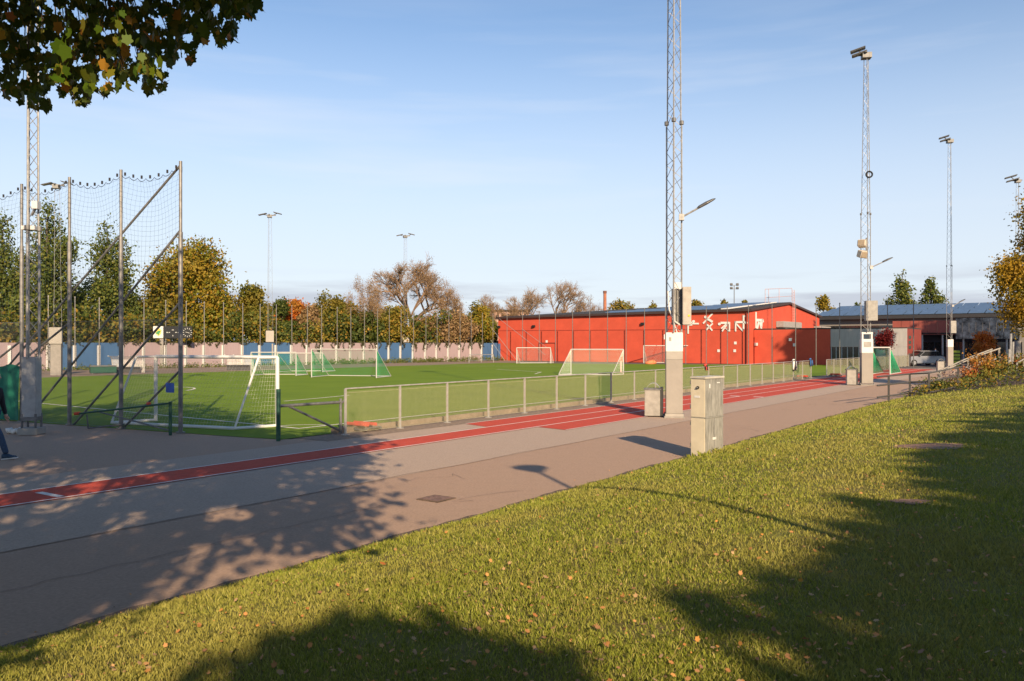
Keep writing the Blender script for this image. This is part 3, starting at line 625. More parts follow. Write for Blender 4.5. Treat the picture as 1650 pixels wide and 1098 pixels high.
mb = MB(); mb.box((.12, .1, 4.28), (.22, .2, .22)); mb.build('white_box', conc_w, m1)
floods(m1, 19.8, -V, 1, big=1.1)
# mast in the middle of the track
p = G(1396, 621); m2 = thing('floodlight_mast', 'lattice floodlight mast with loudspeakers on a beige base, second along the track', 'mast', p, R(-10), MG)
boltplate(m2, .6, .46); column_painted(m2, .62, .5, [(.12, 1.86, conc_b, 'concrete_base', 0), (1.862, 2.66, conc_w, 'painted_top', .006)])
mb = MB(); mb.box((0, -.256, 2.35), (.4, .012, .3)); mb.build('notice', cabg, m2)
mb = MB()
for sx in (-1, 1): mb.box((sx * .25, 0, 2.86), (.08, .4, .4))
mb.box((0, 0, 3.0), (.6, .42, .1)); mb.build('mast_foot', conc_w, m2)
lattice(m2, 3.05, 19.0, .52, .22, 9.9, .021, .5, R(30)); street_arm(m2, 6.8, (1, .1, 0), .65, .3, (.27, 0)); floods(m2, 19.1, (-1, .25, 0), 1, big=.82)
mb = MB(); mb.box((.28, .12, 4.3), (.62, .5, 1.15)); mb.build('switch_cabinet', cabg, m2, bevel=.012)
for z, rz_, t in ((7.55, .5, .35), (8.15, -.5, -.25)):
    M = Matrix.Rotation(rz_, 3, 'Z') @ Matrix.Rotation(t, 3, 'X'); mb = MB(); c = Vector((-.28, -.2, z)); mb.box(c, (.44, .38, .40), M=M); o = mb.build('loudspeaker', mat('beige_speaker', (.52, .46, .38), .6, .08, 6), m2, bevel=.03)
    mb = MB(); mb.box(c + M @ Vector((0, -.195, 0)), (.36, .02, .32), M=M); mb.build('speaker_grille', mat('speaker_grille', (.30, .24, .17), .7, .1, 6), o)
mb = MB(); mb.bar((0, 0, 7.3), (0, 0, 8.5), .07, .07); mb.build('speaker_bracket', zinc_dark, m2)
mb = MB(); pts = [Vector((.08 + .17 * math.cos(k * .5236), -.3, 12.1 + .17 * math.sin(k * .5236))) for k in range(13)]; mb.path(pts, .05, 6); mb.build('cable_coil', blackm, m2)
# third mast by the car park, fourth behind the yellow birch
p = G(1530.5, 597); m3 = thing('floodlight_mast', 'slender lattice floodlight mast on a pale base by the handrails, third along the track', 'mast', p, R(-10), MG)
column_painted(m3, .46, .42, [(0, 2.1, conc_b, 'concrete_base', 0), (2.102, 2.78, conc_w, 'painted_top', .006)])
lattice(m3, 2.78, 20.6, .46, .24, 9.4, .016, .5, R(30)); street_arm(m3, 5.8, (1, .1, 0), .55, .3, (.25, 0)); floods(m3, 20.7, (-1, .25, 0), 1, big=.85)
mb = MB(); mb.box((.3, .15, 3.9), (.45, .4, 1.1)); mb.build('switch_cabinet', cabg, m3)
Y4 = 85.0; p = Vector(((1640 - CX) * Y4 / F, Y4, 0)); m4 = thing('floodlight_mast', 'distant floodlight mast partly hidden behind the yellowing birch', 'mast', p, R(-10), MG)
column_painted(m4, .46, .42, [(0, 2.7, conc_b, 'concrete_base', 0)]); lattice(m4, 2.7, 19.5, .46, .24, 9.4, .015, .6, R(30)); floods(m4, 19.6, (-1, .25, 0), 1, big=1.15)
# mast at the ball net, left
p = G(51, 700); m0 = thing('floodlight_mast', 'lattice mast on a bare grey concrete base beside the green windbreak', 'mast', p, R(6), MG)
mb = MB(); mb.box((0, 0, .09), (.5, .5, .18)); mb.build('plinth', conc_p, m0, bevel=.015); mb = MB(); mb.box((0, 0, .42), (.40, .38, .1)); mb.build('base_plate', zinc_dark, m0)
mb = MB()
for sx in (-1, 1):
    for sy in (-1, 1): mb.tube((sx * .17, sy * .16, .18), (sx * .17, sy * .16, .55), .03, 6)
mb.build('anchor_bolts', zinc_dark, m0); mb = MB(); mb.box((0, 0, 1.25), (.36, .34, 1.6)); mb.build('concrete_base', mat('bare_grey_concrete', (.36, .36, .35), .85, .1, 5, bump=.2, stain=.35), m0, bevel=.012)
lattice(m0, 2.0, 18.5, .30, .22, 5.45, .028, .34, R(20)); mb = MB(); mb.box((-.02, -.02, 5.45), (.34, .3, .1)); mb.build('collar', lamph, m0); mb = MB(); mb.box((.16, -.1, 6.05), (.14, .2, .2)); o = mb.build('small_lamp', lamph, m0); mb = MB(); mb.bar((0, 0, 5.8), (.16, -.1, 6.0), .05, .05); mb.build('bracket', zinc, o); floods(m0, 18.6, V, 1)
# masts along the far side
def far_mast(px, py, top, label, hs, z_box):
    p = G(px, py); h = H + (HY - top) * p.y / F; m = thing('floodlight_mast', label, 'mast', p, R(20), MG)
    mb = MB(); mb.box((0, 0, 1.2), (.72, .7, 2.4)); mb.build('concrete_base', conc, m, bevel=.02); mb = MB(); mb.box((.0, -.2, z_box), (.85, .5, 1.25)); mb.build('switch_cabinet', conc_p, m, bevel=.02)
    lattice(m, 2.4, h, .60, .36, h * .4, .013, .7, R(10)); floods(m, h + .05, (.97, -.25, 0), .95, True, big=.78 * hs, housing=lampg); return m
far_mast(91, 605, 300, 'grey floodlight mast seen through the ball net, leftmost along the boundary wall', 1.0, 3.0)
far_mast(434.5, 589, 348, 'pale floodlight mast before the blue wall panels, right of the big olive tree', 1.15, 3.2)
far_mast(653, 583.5, 381, 'pale floodlight mast rising before the bare brown willow', 1.1, 3.2)

# ------------------------------------------------------------------ track fence
FW = -15.85
fencem = mat('fence_zinc', (.38, .365, .335), .5, .12, 7, metal=.25)
meshm = mat('fence_wire', (.66, .60, .37), .55, .1, 7, metal=.2)
FH = 1.22
def mesh_panel(L_, hh, step, r, name='mesh_panel', m=None, hstep=.2):
    mb = MB(); n = int(L_ / step)
    for i in range(n + 1): x = -L_ / 2 + L_ * i / n; mb.tube((x, 0, .05), (x, 0, hh), r, 3, caps=False)
    k = 0 if hstep else 99
    while hstep and .06 + k * hstep < hh:
        for s in (-1, 1): mb.tube((-L_ / 2, s * r * 1.6, .06 + k * hstep), (L_ / 2, s * r * 1.6, .06 + k * hstep), r, 3, caps=False)
        k += 1
    return mb.mesh(name, m or meshm)
POSTM = MB().box((0, 0, FH / 2), (.055, .055, FH)).box((0, 0, .015), (.16, .16, .03)).mesh('fence_post', fencem, bevel=.004)
FZ = R(90) - TA                                             # x axis of a panel runs along the track
def fence(label, t0, t1, n, dark=False):
    f = thing('track_fence', label, 'fence', WT(FW, t0), FZ); L_ = (t1 - t0) / n
    pm = mesh_panel(L_ - .07, FH - .06, .038, .0028, hstep=1.05); rail = MB().tube((-L_ / 2, 0, FH), (L_ / 2, 0, FH), .02, 8).mesh('top_rail', fencem)
    for i in range(n + 1): share('fence_post', POSTM, f, (i * L_, 0, 0))
    for i in range(n):
        share('mesh_panel', pm, f, ((i + .5) * L_, 0, 0)); share('top_rail', rail, f, ((i + .5) * L_, 0, 0))
    return f
ts = [LT(FW, x) for x in (556.5, 644, 718.7, 785.5, 844, 897, 944, 987, 1026.6, 1061.6)]
dt = (ts[-1] - ts[0]) / 9
tE = LT(FW, 1307); n1 = round((tE - ts[0]) / dt)
f1 = fence('long pale wire mesh fence between the red track and the pitch, before the gap', ts[0], tE, n1)
tF, tG = LT(FW, 1332), LT(FW, 1464)
f2 = fence('short wire mesh fence beyond the gap, running behind the second mast', tF, tG, max(3, round((tG - tF) / dt)))
mb = MB(); L0 = 2.0
for i in range(7): mb = mb
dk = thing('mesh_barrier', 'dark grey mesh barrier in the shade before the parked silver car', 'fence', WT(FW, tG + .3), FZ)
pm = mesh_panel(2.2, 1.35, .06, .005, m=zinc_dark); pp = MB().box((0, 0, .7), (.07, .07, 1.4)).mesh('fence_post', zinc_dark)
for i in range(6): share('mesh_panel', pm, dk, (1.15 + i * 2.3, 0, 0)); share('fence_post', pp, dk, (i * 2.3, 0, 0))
# coats left hanging on the fence
cloth_d = mat('dark_cloth', (.02, .02, .025), .9, .2, 8); cloth_b = mat('blue_cloth', (.04, .13, .34), .9, .15, 8); cloth_r = mat('red_cloth', (.5, .06, .04), .9, .15, 8); cloth_w = mat('white_cloth', (.7, .68, .63), .9, .1, 8)
def coat(px, m, m2, label, s=1.0):
    t = LT(FW, px); o = thing('hanging_coat', label, 'coat', WT(FW, t) + U * 0, FZ)
    mb = MB()
    prof = [(.0, .14), (.08, .26), (.3, .27), (.55, .30), (.62, .27)]; ring = []
    for z, w in prof: ring.append([Vector((w * s * math.cos(k * .7854), -.07 - .07 * math.sin(k * .7854) - .02 * math.sin(3 * k + z * 9), FH + .1 - z * s * 1.1)) for k in range(8)])
    for a, b in zip(ring[:-1], ring[1:]): mb.add(a + b, [(i, (i + 1) % 8, (i + 1) % 8 + 8, i + 8) for i in range(8)])
    mb.add(ring[-1], [tuple(range(8))]); mb.add(ring[0], [tuple(range(8))]); mb.build('body', m, o, smooth=True)
    for sx in (-1, 1): mb = MB(); mb.tube((sx * .22 * s, -.1, FH + .02), (sx * .36 * s, -.12, FH - .5 * s), .075 * s, 7, .05 * s); mb.build('sleeve', m2, o, smooth=True)
    mb = MB(); mb.tube((-.1, -.02, FH + .08), (.1, -.02, FH + .12), .07, 7); mb.build('collar', m2, o, smooth=True); return o
coat(1278, cloth_d, cloth_w, 'dark and white jacket hung over the fence near its far end', 1.0)
coat(1305, cloth_d, cloth_b, 'small black and blue top hung on the last fence post before the gap', .7)
coat(1136, cloth_d, cloth_r, 'dark cap and scarf hung on the fence behind the metering cabinet', .35)
# starting block trolleys on the gravel
def blocks(px, py, label, s=1.0):
    p = G(px, py); o = thing('starting_blocks', label, 'starting block', p, FZ)
    mb = MB()
    for sx in (-.28, .28): mb.bar((sx, -.5 * s, .07), (sx, .5 * s, .07), .06, .05)
    for sy in (-.45, 0, .45): mb.bar((-.3, sy * s, .11), (.3, sy * s, .11), .06, .03)
    mb.build('frame', zinc_dark, o)
    for sx in (-.15, .15): mb = MB(); mb.box((sx, 0, .19), (.16, .8 * s, .09), M=Matrix.Rotation(R(8), 3, 'Y')); mb.build('pad', cloth_r, o, bevel=.015)
blocks(582, 694, 'red padded starting blocks lying by the first post of the long fence'); blocks(1293, 611, 'red starting blocks at the far end of the long fence', .8); blocks(1346, 607.5, 'starting blocks beside the first post beyond the fence gap', .8)

# ------------------------------------------------------------------ ball net fence at the end of the pitch
bn = thing('ball_net_fence', 'tall steel fence at the left with chain link below and a dark ball net above', 'fence')
NPX = [-140, -45, 35, 112, 195, 291]; NP = {x: on_line(x, nl0, nl1) for x in NPX}
def net_z(px, py): g = on_line(px, nl0, nl1); return Vector((g.x, g.y, H - (py - HY) * g.y / F))
TOPZ = 7.25; MIDZ = {x: 5.35 for x in NPX}; nn = Vector((nld.y, -nld.x, 0)); nn = nn if nn.y < 0 else -nn
postm = mat('dull_galvanised_post', (.20, .195, .19), .5, .2, 5, metal=.35)
for x in NPX:
    p = NP[x]; mb = MB(); mb.tube(p, p + Vector((0, 0, 5.4)), .058, 10); mb.tube(p + Vector((0, 0, 5.4)), p + Vector((0, 0, TOPZ + .05)), .042, 10); mb.tube(p + Vector((0, 0, 0)), p + Vector((0, 0, .03)), .12, 10); mb.build('fence_post', postm, bn, True)
for (x0, y0, x1, y1) in ((288, 265, -60, 677), (288, 370, 62, 650), (288, 486, 116, 689), (289, 595, 196, 692), (109, 520, -40, 640), (36, 545, -60, 620)):
    a, b = net_z(x0, y0), net_z(x1, y1); b.z = max(b.z, .03); mb = MB(); mb.tube(a - nn * .07, b - nn * .07, .032, 8); mb.build('brace', postm, bn, True)
for a, b in zip(NPX[:-1], NPX[1:]):
    A, B = NP[a], NP[b]; L_ = (B - A).length; d = (B - A) / L_
    mb = MB(); ztop = 3.05; st = .062; n = int((L_ + ztop) / st)      # chain link: wires crossing both ways
    for i in range(n):
        s = i * st - ztop
        for sg in (0, 1):
            s0, z0, s1, z1 = s, .04, s + ztop, ztop
            if s0 < 0: z0 += -s0; s0 = 0
            if s1 > L_: z1 -= (s1 - L_); s1 = L_
            if z1 <= z0: continue
            q0, q1 = (s0, s1) if sg == 0 else (L_ - s0, L_ - s1)
            mb.tube(A + d * q0 + Vector((0, 0, z0)) - nn * .01, A + d * q1 + Vector((0, 0, z1)) - nn * .01, .0017, 3, caps=False)
    mb.tube(A + Vector((0, 0, ztop)), B + Vector((0, 0, ztop)), .006, 4); mb.tube(A + Vector((0, 0, .04)), B + Vector((0, 0, .04)), .006, 4); mb.tube(A + Vector((0, 0, 1.5)), B + Vector((0, 0, 1.5)), .004, 4)
    mb.build('chain_link', mat('chain_link_wire', (.20, .21, .20), .5, .15, 7, metal=.4), bn, True)
    mb = MB(); nx = int(L_ / .145); zt = TOPZ - .1; zb = 2.9; nz_ = int((zt - zb) / .145)
    sag = lambda f: .10 * (abs(math.sin(f * math.pi * 7)) ** .8) * .8 + .22 * math.sin(f * math.pi)
    def Np(i, k):
        f = i / nx; z = zb + (zt - sag(f) - zb) * k / nz_; return A + d * (L_ * f + .03 * math.sin(k * .7 + i * .4)) + Vector((0, 0, z)) + nn * (.05 * math.sin(i * .5 + k * .31))
    for i in range(nx + 1):
        for k in range(0, nz_, 3): mb.tube(Np(i, k), Np(i, min(nz_, k + 3)), .0022, 3, caps=False)
    for k in range(nz_ + 1):
        for i in range(0, nx, 2): mb.tube(Np(i, k), Np(min(nx, i + 2), k), .0022, 3, caps=False)
    mb.build('ball_net', netdark, bn, True)
    mb = MB(); nseg = 42
    pts = [A + d * (L_ * i / nseg) + Vector((0, 0, TOPZ - .08 - sag(i / nseg))) for i in range(nseg + 1)]; mb.path(pts, .008, 4)
    for i in range(1, 8): p = A + d * (L_ * (i - .5) / 7.0) + Vector((0, 0, TOPZ - .04 - .22 * math.sin((i - .5) / 7 * math.pi))); mb.box(p, (.045, .03, .09))
    mb.build('head_rope', blackm, bn, True)
mb = MB(); a = net_z(270, 617); b = net_z(286, 633); c = (a + b) / 2 + nn * .08; mb.box(c, (.30, .02, a.z - b.z), math.atan2(nld.y, nld.x)); mb.build('sign', mat('blue_sign_plate', (.012, .075, .36), .4, .05, 4), bn, True)
mb = MB(); a, b = NP[-140], NP[35]; n = 22
top = [a.lerp(b, i / n) + nn * (.09 + .03 * math.sin(i * 1.9)) + Vector((0, 0, 1.72 + .05 * math.sin(i * 1.3))) for i in range(n + 1)]; bot = [a.lerp(b, i / n) + nn * (.09 + .05 * math.sin(i * 1.4 + 1)) + Vector((0, 0, .05)) for i in range(n + 1)]; mid = [(p + q) / 2 + nn * .03 * math.sin(i * 2.3) for i, (p, q) in enumerate(zip(top, bot))]
mb.add(top + mid + bot, [(i, i + 1, i + 1 + k * (n + 1) + (n + 1), i + k * (n + 1) + n + 1) if k == 0 else (i + n + 1, i + n + 2, i + 2 * n + 3, i + 2 * n + 2) for k in (0, 1) for i in range(n)])
o = mb.build('windbreak_sheet', mat('green_windbreak_cloth', (.008, .13, .085), .8, .1, 5), bn, True)
# swing barrier and the long low gate
sb = thing('swing_barrier', 'dark swing barrier with diagonal stay between a green post and the long mesh fence', 'gate')
P0, P1 = G(448.5, 711), G(549, 701)
mb = MB(); mb.tube(P0, P0 + Vector((0, 0, 1.28)), .055, 10); mb.build('gate_post', darkgreen, sb, True)
mb = MB(); mb.tube(P0 + Vector((0, 0, .86)), P1 + Vector((0, 0, .86)), .038, 8); mb.build('top_rail', zinc_dark, sb, True)
mb = MB(); mb.tube(P1 + Vector((0, 0, .04)), P1 + Vector((0, 0, .95)), .04, 8); mb.build('gate_stile', zinc_dark, sb, True)
mb = MB(); mb.tube(P0.lerp(P1, .16) + Vector((0, 0, .84)), P1 + Vector((0, 0, .1)), .03, 8); mb.build('stay', zinc_dark, sb, True)
PF = WT(FW, ts[0]); mb = MB(); mb.tube(P1 + Vector((0, 0, .8)), PF + Vector((0, 0, .95)), .022, 6); mb.build('latch', zinc, sb, True)
lg = thing('barrier_gate', 'long low green and grey gate standing open before the ball net fence', 'gate')
q0, q1 = G(287, 700), G(142, 692); q0 += nn * .25
mb = MB(); mb.tube(q0, q0 + Vector((0, 0, .88)), .045, 8); mb.build('gate_post', darkgreen, lg, True)
mb = MB(); mb.tube(q0 + Vector((0, 0, .84)), AT(126, 667, q1.y), .026, 8); mb.build('top_rail', darkgreen, lg, True)
mb = MB(); mb.tube(q0 + Vector((0, 0, .12)), AT(152, 662, q1.y), .022, 8); mb.build('stay', zinc_dark, lg, True)
mb = MB(); mb.tube(q1 + Vector((0, 0, .03)), AT(200, 684, q1.y), .022, 8); mb.tube(q1 + Vector((0, 0, .03)), AT(140, 668, q1.y), .02, 8); mb.build('lower_rail', zinc_dark, lg, True)
mb = MB(); mb.tube(AT(120, 667, q1.y), AT(129, 666, q1.y), .045, 8); mb.build('end_cap', mat('red_plastic_cap', (.6, .07, .03), .5, .1, 4), lg, True)
mb = MB(); e = q0.lerp(q1, .25) + Vector((0, 0, .80)); mb.tube(e - V * .04, e + V * .04, .045, 8); mb.build('clip', MATS['red_plastic_cap'], lg, True)
tr = thing('rubbish_bag', 'crumpled white rubbish bag lying beside the foot of the left mast', 'bag')
mb = MB(); c = G(29, 699)
for k in range(7): mb.tube(c + Vector((-.3 + .09 * k, .03 * math.sin(k * 3), .06 + .03 * math.sin(k * 2))), c + Vector((-.2 + .09 * k, .05 * math.cos(k * 2), .08 + .03 * math.cos(k * 3))), .09, 7, .05)
mb.build('bag', cloth_w, tr, True, smooth=True)

# ------------------------------------------------------------------ goals
def net_lines(mb, a, b, c, d, st, r, sag=0.0):                # quad a-b (bottom) d-c (top)
    a, b, c, d = map(Vector, (a, b, c, d)); nu = max(2, int((b - a).length / st)); nv = max(2, int((d - a).length / st)); n = (b - a).cross(d - a).normalized()
    def P(i, k): u, v = i / nu, k / nv; return (a * (1 - u) + b * u) * (1 - v) + (d * (1 - u) + c * u) * v + n * sag * math.sin(u * math.pi) * math.sin(v * math.pi)
    S = 4 if sag else 1
    for i in range(nu + 1):
        for s in range(S): mb.tube(P(i, nv * s / S), P(i, nv * (s + 1) / S), r, 3, caps=False)
    for k in range(nv + 1):
        for s in range(S): mb.tube(P(nu * s / S, k), P(nu * (s + 1) / S, k), r, 3, caps=False)
def goal(label, fl, fr, hl, back, bt=.85, netm=netwhite, st=.12, r=.0022, pr=.05, frame=None, roof=.0, grp='football goals on the artificial pitch', sag=.06):
    # fl, fr: foot of the two posts; back: vector from the goal line to the rear bar
    g = thing('football_goal', label, 'goal', (fl + fr) / 2, 0, grp); fm = frame or white_alu; up = Vector((0, 0, hl)); bt_ = back * roof
    for p in (fl, fr): mb = MB(); mb.tube(p, p + up, pr, 10); mb.build('goalpost', fm, g, True)
    mb = MB(); mb.tube(fl + up, fr + up, pr, 10); mb.build('crossbar', fm, g, True)
    for p in (fl, fr):
        mb = MB(); mb.tube(p + up + bt_, p + back + Vector((0, 0, .04)), pr * .6, 8)
        if roof: mb.tube(p + up, p + up + bt_, pr * .6, 8)
        mb.build('rear_stay', fm, g, True)
        mb = MB(); mb.tube(p + Vector((0, 0, .04)), p + back + Vector((0, 0, .04)), pr * .8, 8); mb.build('side_bar', fm, g, True)
    mb = MB(); mb.tube(fl + back + Vector((0, 0, .04)), fr + back + Vector((0, 0, .04)), pr * .9, 8); mb.build('ground_bar', fm, g, True)
    mb = MB(); z = Vector((0, 0, .05)); net_lines(mb, fl + back + z, fr + back + z, fr + up + bt_, fl + up + bt_, st, r, sag)
    for p in (fl, fr): net_lines(mb, p + z, p + back + z, p + up + bt_ * 1.0 + back * .02, p + up, st, r, 0)
    if roof: net_lines(mb, fl + up, fr + up, fr + up + bt_, fl + up + bt_, st, r, 0)
    mb.build('goal_net', netm, g, True); return g
goal('large white net goal nearest the camera, seen from behind through the ball net', G(251, 679), G(447, 688), 2.0, G(378, 693) - G(447, 688), st=.11, r=.0017, pr=.055, roof=.45, frame=mat('bright_goal_paint', (.66, .65, .62), .4, .04, 5))
goal('green net goal in mid pitch, right of the two other green net goals', G(502, 608.5), G(606.5, 609.5), 2.0, G(630, 607) - G(606.5, 609.5), netm=netgreen, r=.005, pr=.04, st=.12)
goal('middle green net goal standing behind the big near goal', G(404.5, 606), G(477, 606), 1.75, G(496, 604.3) - G(477, 606), netm=netgreen, r=.005, pr=.04, st=.13)
goal('rear green net goal half hidden between the other two green goals', G(447, 600.5), G(520, 600), 1.6, G(540, 598.5) - G(520, 600), netm=netgreen, r=.005, pr=.04, st=.13)
goal('white net goal by the left end of the red hall', G(832.5, 586), G(887, 585.7), 1.9, (G(897, 585) - G(887, 585.7)) * .5, r=.008, pr=.05, st=.16)
goal('white net goal standing alone on the turf, turned with its back to the track', G(1004.5, 604), G(920, 603.5), 1.95, G(986.5, 605.2) - G(1004.5, 604), netm=mat('white_green_net', (.55, .66, .5), .8, .1, 5), r=.004, pr=.045, st=.13)
goal('white net goal hidden partly behind the nearest mast', G(1037, 585.5), G(1115, 585.5), 2.15, (G(1124, 584.6) - G(1115, 585.5)) * .5, r=.008, pr=.05, st=.16)
goal('white net goal right below the white pictograms', G(1140, 584), G(1206, 583.6), 2.15, (G(1216, 583) - G(1206, 583.6)) * .4, r=.008, pr=.055, st=.18)
goal('white net goal before the low red wing', G(1218, 585), G(1280, 585.3), 1.95, (G(1287, 584.7) - G(1280, 585.3)) * .5, r=.008, pr=.05, st=.18)
gg = G(1404, 604); gh = G(1434, 604); goal('green net training goal with white frame standing behind the short fence', gg, gh, 2.1, G(1452, 601) - G(1434, 604), netm=netgreen, r=.008, pr=.05, st=.11, sag=.1)
# orange cones, bench and dugouts by the wall
on_ = thing('training_cone', 'orange training bag lying on the turf left of the nearest mast', 'bag'); c = G(1048, 587); mb = MB(); mb.tube(c + Vector((-.6, 0, .12)), c + Vector((.3, 0, .2)), .16, 8, .34); mb.tube(c + Vector((.3, 0, .2)), c + Vector((.7, 0, .16)), .34, 8, .1); mb.build('bag', mat('orange_bag', (.6, .19, .08), .7, .1, 4), on_, True, smooth=True); on_.name = 'kit_bag'
gn = thing('corner_pole', 'pale pink pole standing beside the right post of the lone white goal', 'pole'); c = G(1000.5, 601); mb = MB(); mb.tube(c, c + Vector((0, 0, .95)), .07, 8); mb.tube(c, c + Vector((0, 0, .08)), .16, 8); mb.build('pole', mat('pink_plastic', (.66, .4, .36), .6, .1, 5), gn, True)
clear = veil_mat('clear_polycarbonate', (.72, .70, .66), .30, .2)
def dugout(x0, x1, yb, yt, label, mirror=1):
    a, b = G(x0, yb), G(x1, yb); L_ = (b - a).length; h = (yb - yt) / F * a.y; d = thing('team_shelter', label, 'shelter', (a + b) / 2, math.atan2((b - a).y, (b - a).x), 'arched team shelters')
    arc = [(.0, 0), (.02, h * .5), (.12, h * .78), (.35, h * .95), (.75, h)]; n = max(3, round(L_ / 1.3))
    for i in range(n + 1):
        x = -L_ / 2 + L_ * i / n; mb = MB(); mb.path([Vector((x, .75 - y, z)) for y, z in arc], .045, 6); mb.build('rib', white_alu, d)
    for i in range(n):
        xa, xb = -L_ / 2 + L_ * i / n + .05, -L_ / 2 + L_ * (i + 1) / n - .05; mb = MB()
        for (y0, z0), (y1, z1) in zip(arc[:-1], arc[1:]): mb.plate([Vector((xa, .74 - y0, z0)), Vector((xb, .74 - y0, z0)), Vector((xb, .74 - y1, z1)), Vector((xa, .74 - y1, z1))], (0, 1, .3), .02)
        mb.build('clear_panel', clear, d)
    mb = MB(); mb.box((0, .25, .45), (L_ * .95, .4, .06)); mb.box((0, .25, .22), (L_ * .9, .08, .42)); mb.build('bench', mat('dark_bench', (.06, .06, .06), .6, .1, 5), d); return d
dugout(174, 226, 601, 574, 'arched clear team shelter behind the ball net, left of the scoreboard'); dugout(362, 404, 597, 572, 'arched clear team shelter to the right of the scoreboard')
bo = thing('equipment_box', 'dark green equipment box on the gravel beside the left team shelter', 'box', G(166, 602), R(35)); mb = MB(); mb.box((0, 0, .3), (1.9, .7, .5)); mb.build('body', darkgreen, bo, bevel=.03); mb = MB(); mb.box((0, 0, .60), (1.96, .76, .09)); mb.build('lid', zinc_dark, bo, bevel=.02)
mb = MB()
for sx in (-1, 1): mb.box((sx * .8, 0, .025), (.1, .6, .05))
mb.build('skid', zinc_dark, bo)
bo = thing('crowd_barrier', 'low pale tube barrier at the right end of the boundary wall', 'barrier', (G(763, 585) + G(788, 584)) / 2, WRZ); mb = MB(); L_ = 2.2
mb.path([(-L_, 0, 0), (-L_, 0, 1.0), (L_, 0, 1.0), (L_, 0, 0)], .05, 6); mb.build('frame', zinc, bo); mb = MB(); mb.tube((0, 0, 0), (0, 0, 1), .035, 6); mb.tube((-L_, 0, .3), (L_, 0, .3), .03, 6); mb.build('rail', zinc, bo)
# scoreboard
p = G(261, 593); sbd = thing('scoreboard', 'black scoreboard with a clock and a white emblem panel before the pink wall', 'scoreboard', p, R(6))
sc = p.y / F
def sx(px): return (px - 261) * sc
def sz(py): return H - (py - HY) * sc
mb = MB(); mb.box((0, 0, sz(546) / 2), (.34, .34, sz(546))); mb.build('post', conc, sbd)
mb = MB(); mb.box((sx(255.7), 0, (sz(526) + sz(545)) / 2), (sx(263.5) - sx(248), .25, sz(526) - sz(545))); o = mb.build('emblem_panel', conc_w, sbd)
mb = MB(); cx, cz = sx(256), sz(535.2); mb.plate([Vector((cx + .33 * math.cos(a) * (1 if a < 3.3 else .8), -.128, cz + .42 * math.sin(a))) for a in (0.4, 1.57, 2.74, 3.6, 4.71, 5.8)], (0, -1, 0), .012); mb.build('emblem_shield', mat('yellow_emblem', (.62, .5, .1), .6, .05, 4), o)
mb = MB(); mb.plate([Vector((cx - .3 + .02, -.142, cz - .12)), Vector((cx + .05, -.142, cz - .3)), Vector((cx + .24, -.142, cz + .12)), Vector((cx - .05, -.142, cz + .1))], (0, -1, 0), .01); mb.build('emblem_band', mat('green_emblem', (.05, .25, .08), .6, .05, 4), o)
mb = MB(); mb.box(((sx(264) + sx(308)) / 2, .01, (sz(526) + sz(545.5)) / 2), (sx(308) - sx(264), .25, sz(526) - sz(545.5))); o = mb.build('display_board', mat('black_display', (.012, .013, .014), .4, .1, 4), sbd)
dig = mat('dim_display_digits', (.42, .43, .40), .5, .05, 4); cx, cz = sx(301), sz(536)
for k in range(12): a = k * .5236; mb = MB(); q = Vector((cx + .40 * math.sin(a), -.122, cz + .40 * math.cos(a))); mb.box(q, (.05, .012, .13), M=Matrix.Rotation(a, 3, 'Y')); mb.build('clock_mark', dig, o)
mb = MB(); mb.bar((cx, -.125, cz), (cx - .17, -.125, cz + .04), .03, .04); mb.bar((cx, -.125, cz), (cx + .22, -.125, cz - .06), .03, .04); mb.build('clock_hands', dig, o)
for i, dx in enumerate((269.5, 273, 287.5, 283.5)): mb = MB(); mb.box((sx(dx), -.122, sz(536)), (.14, .012, .08 if i % 2 else .1)); mb.build('score_digit', dig, o)
mb = MB(); mb.box((sx(278.5), -.122, sz(532)), (.2, .012, .07)); mb.build('score_digit', dig, o); mb = MB(); mb.box((sx(278.5), -.122, sz(541)), (.07, .012, .14)); mb.build('score_digit', dig, o)

# ------------------------------------------------------------------ waste bins and the metering cabinet
bing = mat('grey_bin_panel', (.30, .28, .25), .6, .12, 5, stain=.2); bind = mat('dark_bin_side', (.03, .03, .03), .6, .15, 5)
def waste_bin(p, label, rz, s=1.0):
    b = thing('waste_bin', label, 'waste bin', p, rz, 'square waste bins beside the masts'); w, d, h = .56 * s, .50 * s, .93 * s
    mb = MB(); mb.box((-.03, 0, h / 2 + .02), (w - .06, d, h - .04)); mb.build('body', bing, b, bevel=.012)
    mb = MB(); mb.box((w / 2 - .015, 0, h / 2 + .04), (.09, d - .02, h)); mb.build('side_door', bind, b, bevel=.01)
    mb = MB()
    for y in (-1, 1): mb.box((-.03, y * (d / 2 + .008), h - .02), (w, .03, .05))
    mb.box((-w / 2 - .005, 0, h - .02), (.03, d + .03, .05)); mb.build('rim', zinc_dark, b)
    mb = MB(); k = 9
    a1 = [Vector((-.22 * s + .44 * s * i / k * 1.0, 0, h + .17 * s * math.sin(math.pi * i / k) ** .7)) for i in range(k + 1)]
    for q, r in zip(a1[:-1], a1[1:]): mb.add([q + Vector((0, -.17, 0)), r + Vector((0, -.17, 0)), r + Vector((0, .17, 0)), q + Vector((0, .17, 0)), q + Vector((0, -.17, .015)), r + Vector((0, -.17, .015)), r + Vector((0, .17, .015)), q + Vector((0, .17, .015))], [(0, 1, 2, 3), (4, 5, 6, 7), (0, 1, 5, 4), (2, 3, 7, 6)])
    mb.build('hood', mat('bin_hood_grey', (.30, .30, .29), .5, .1, 5), b); return b
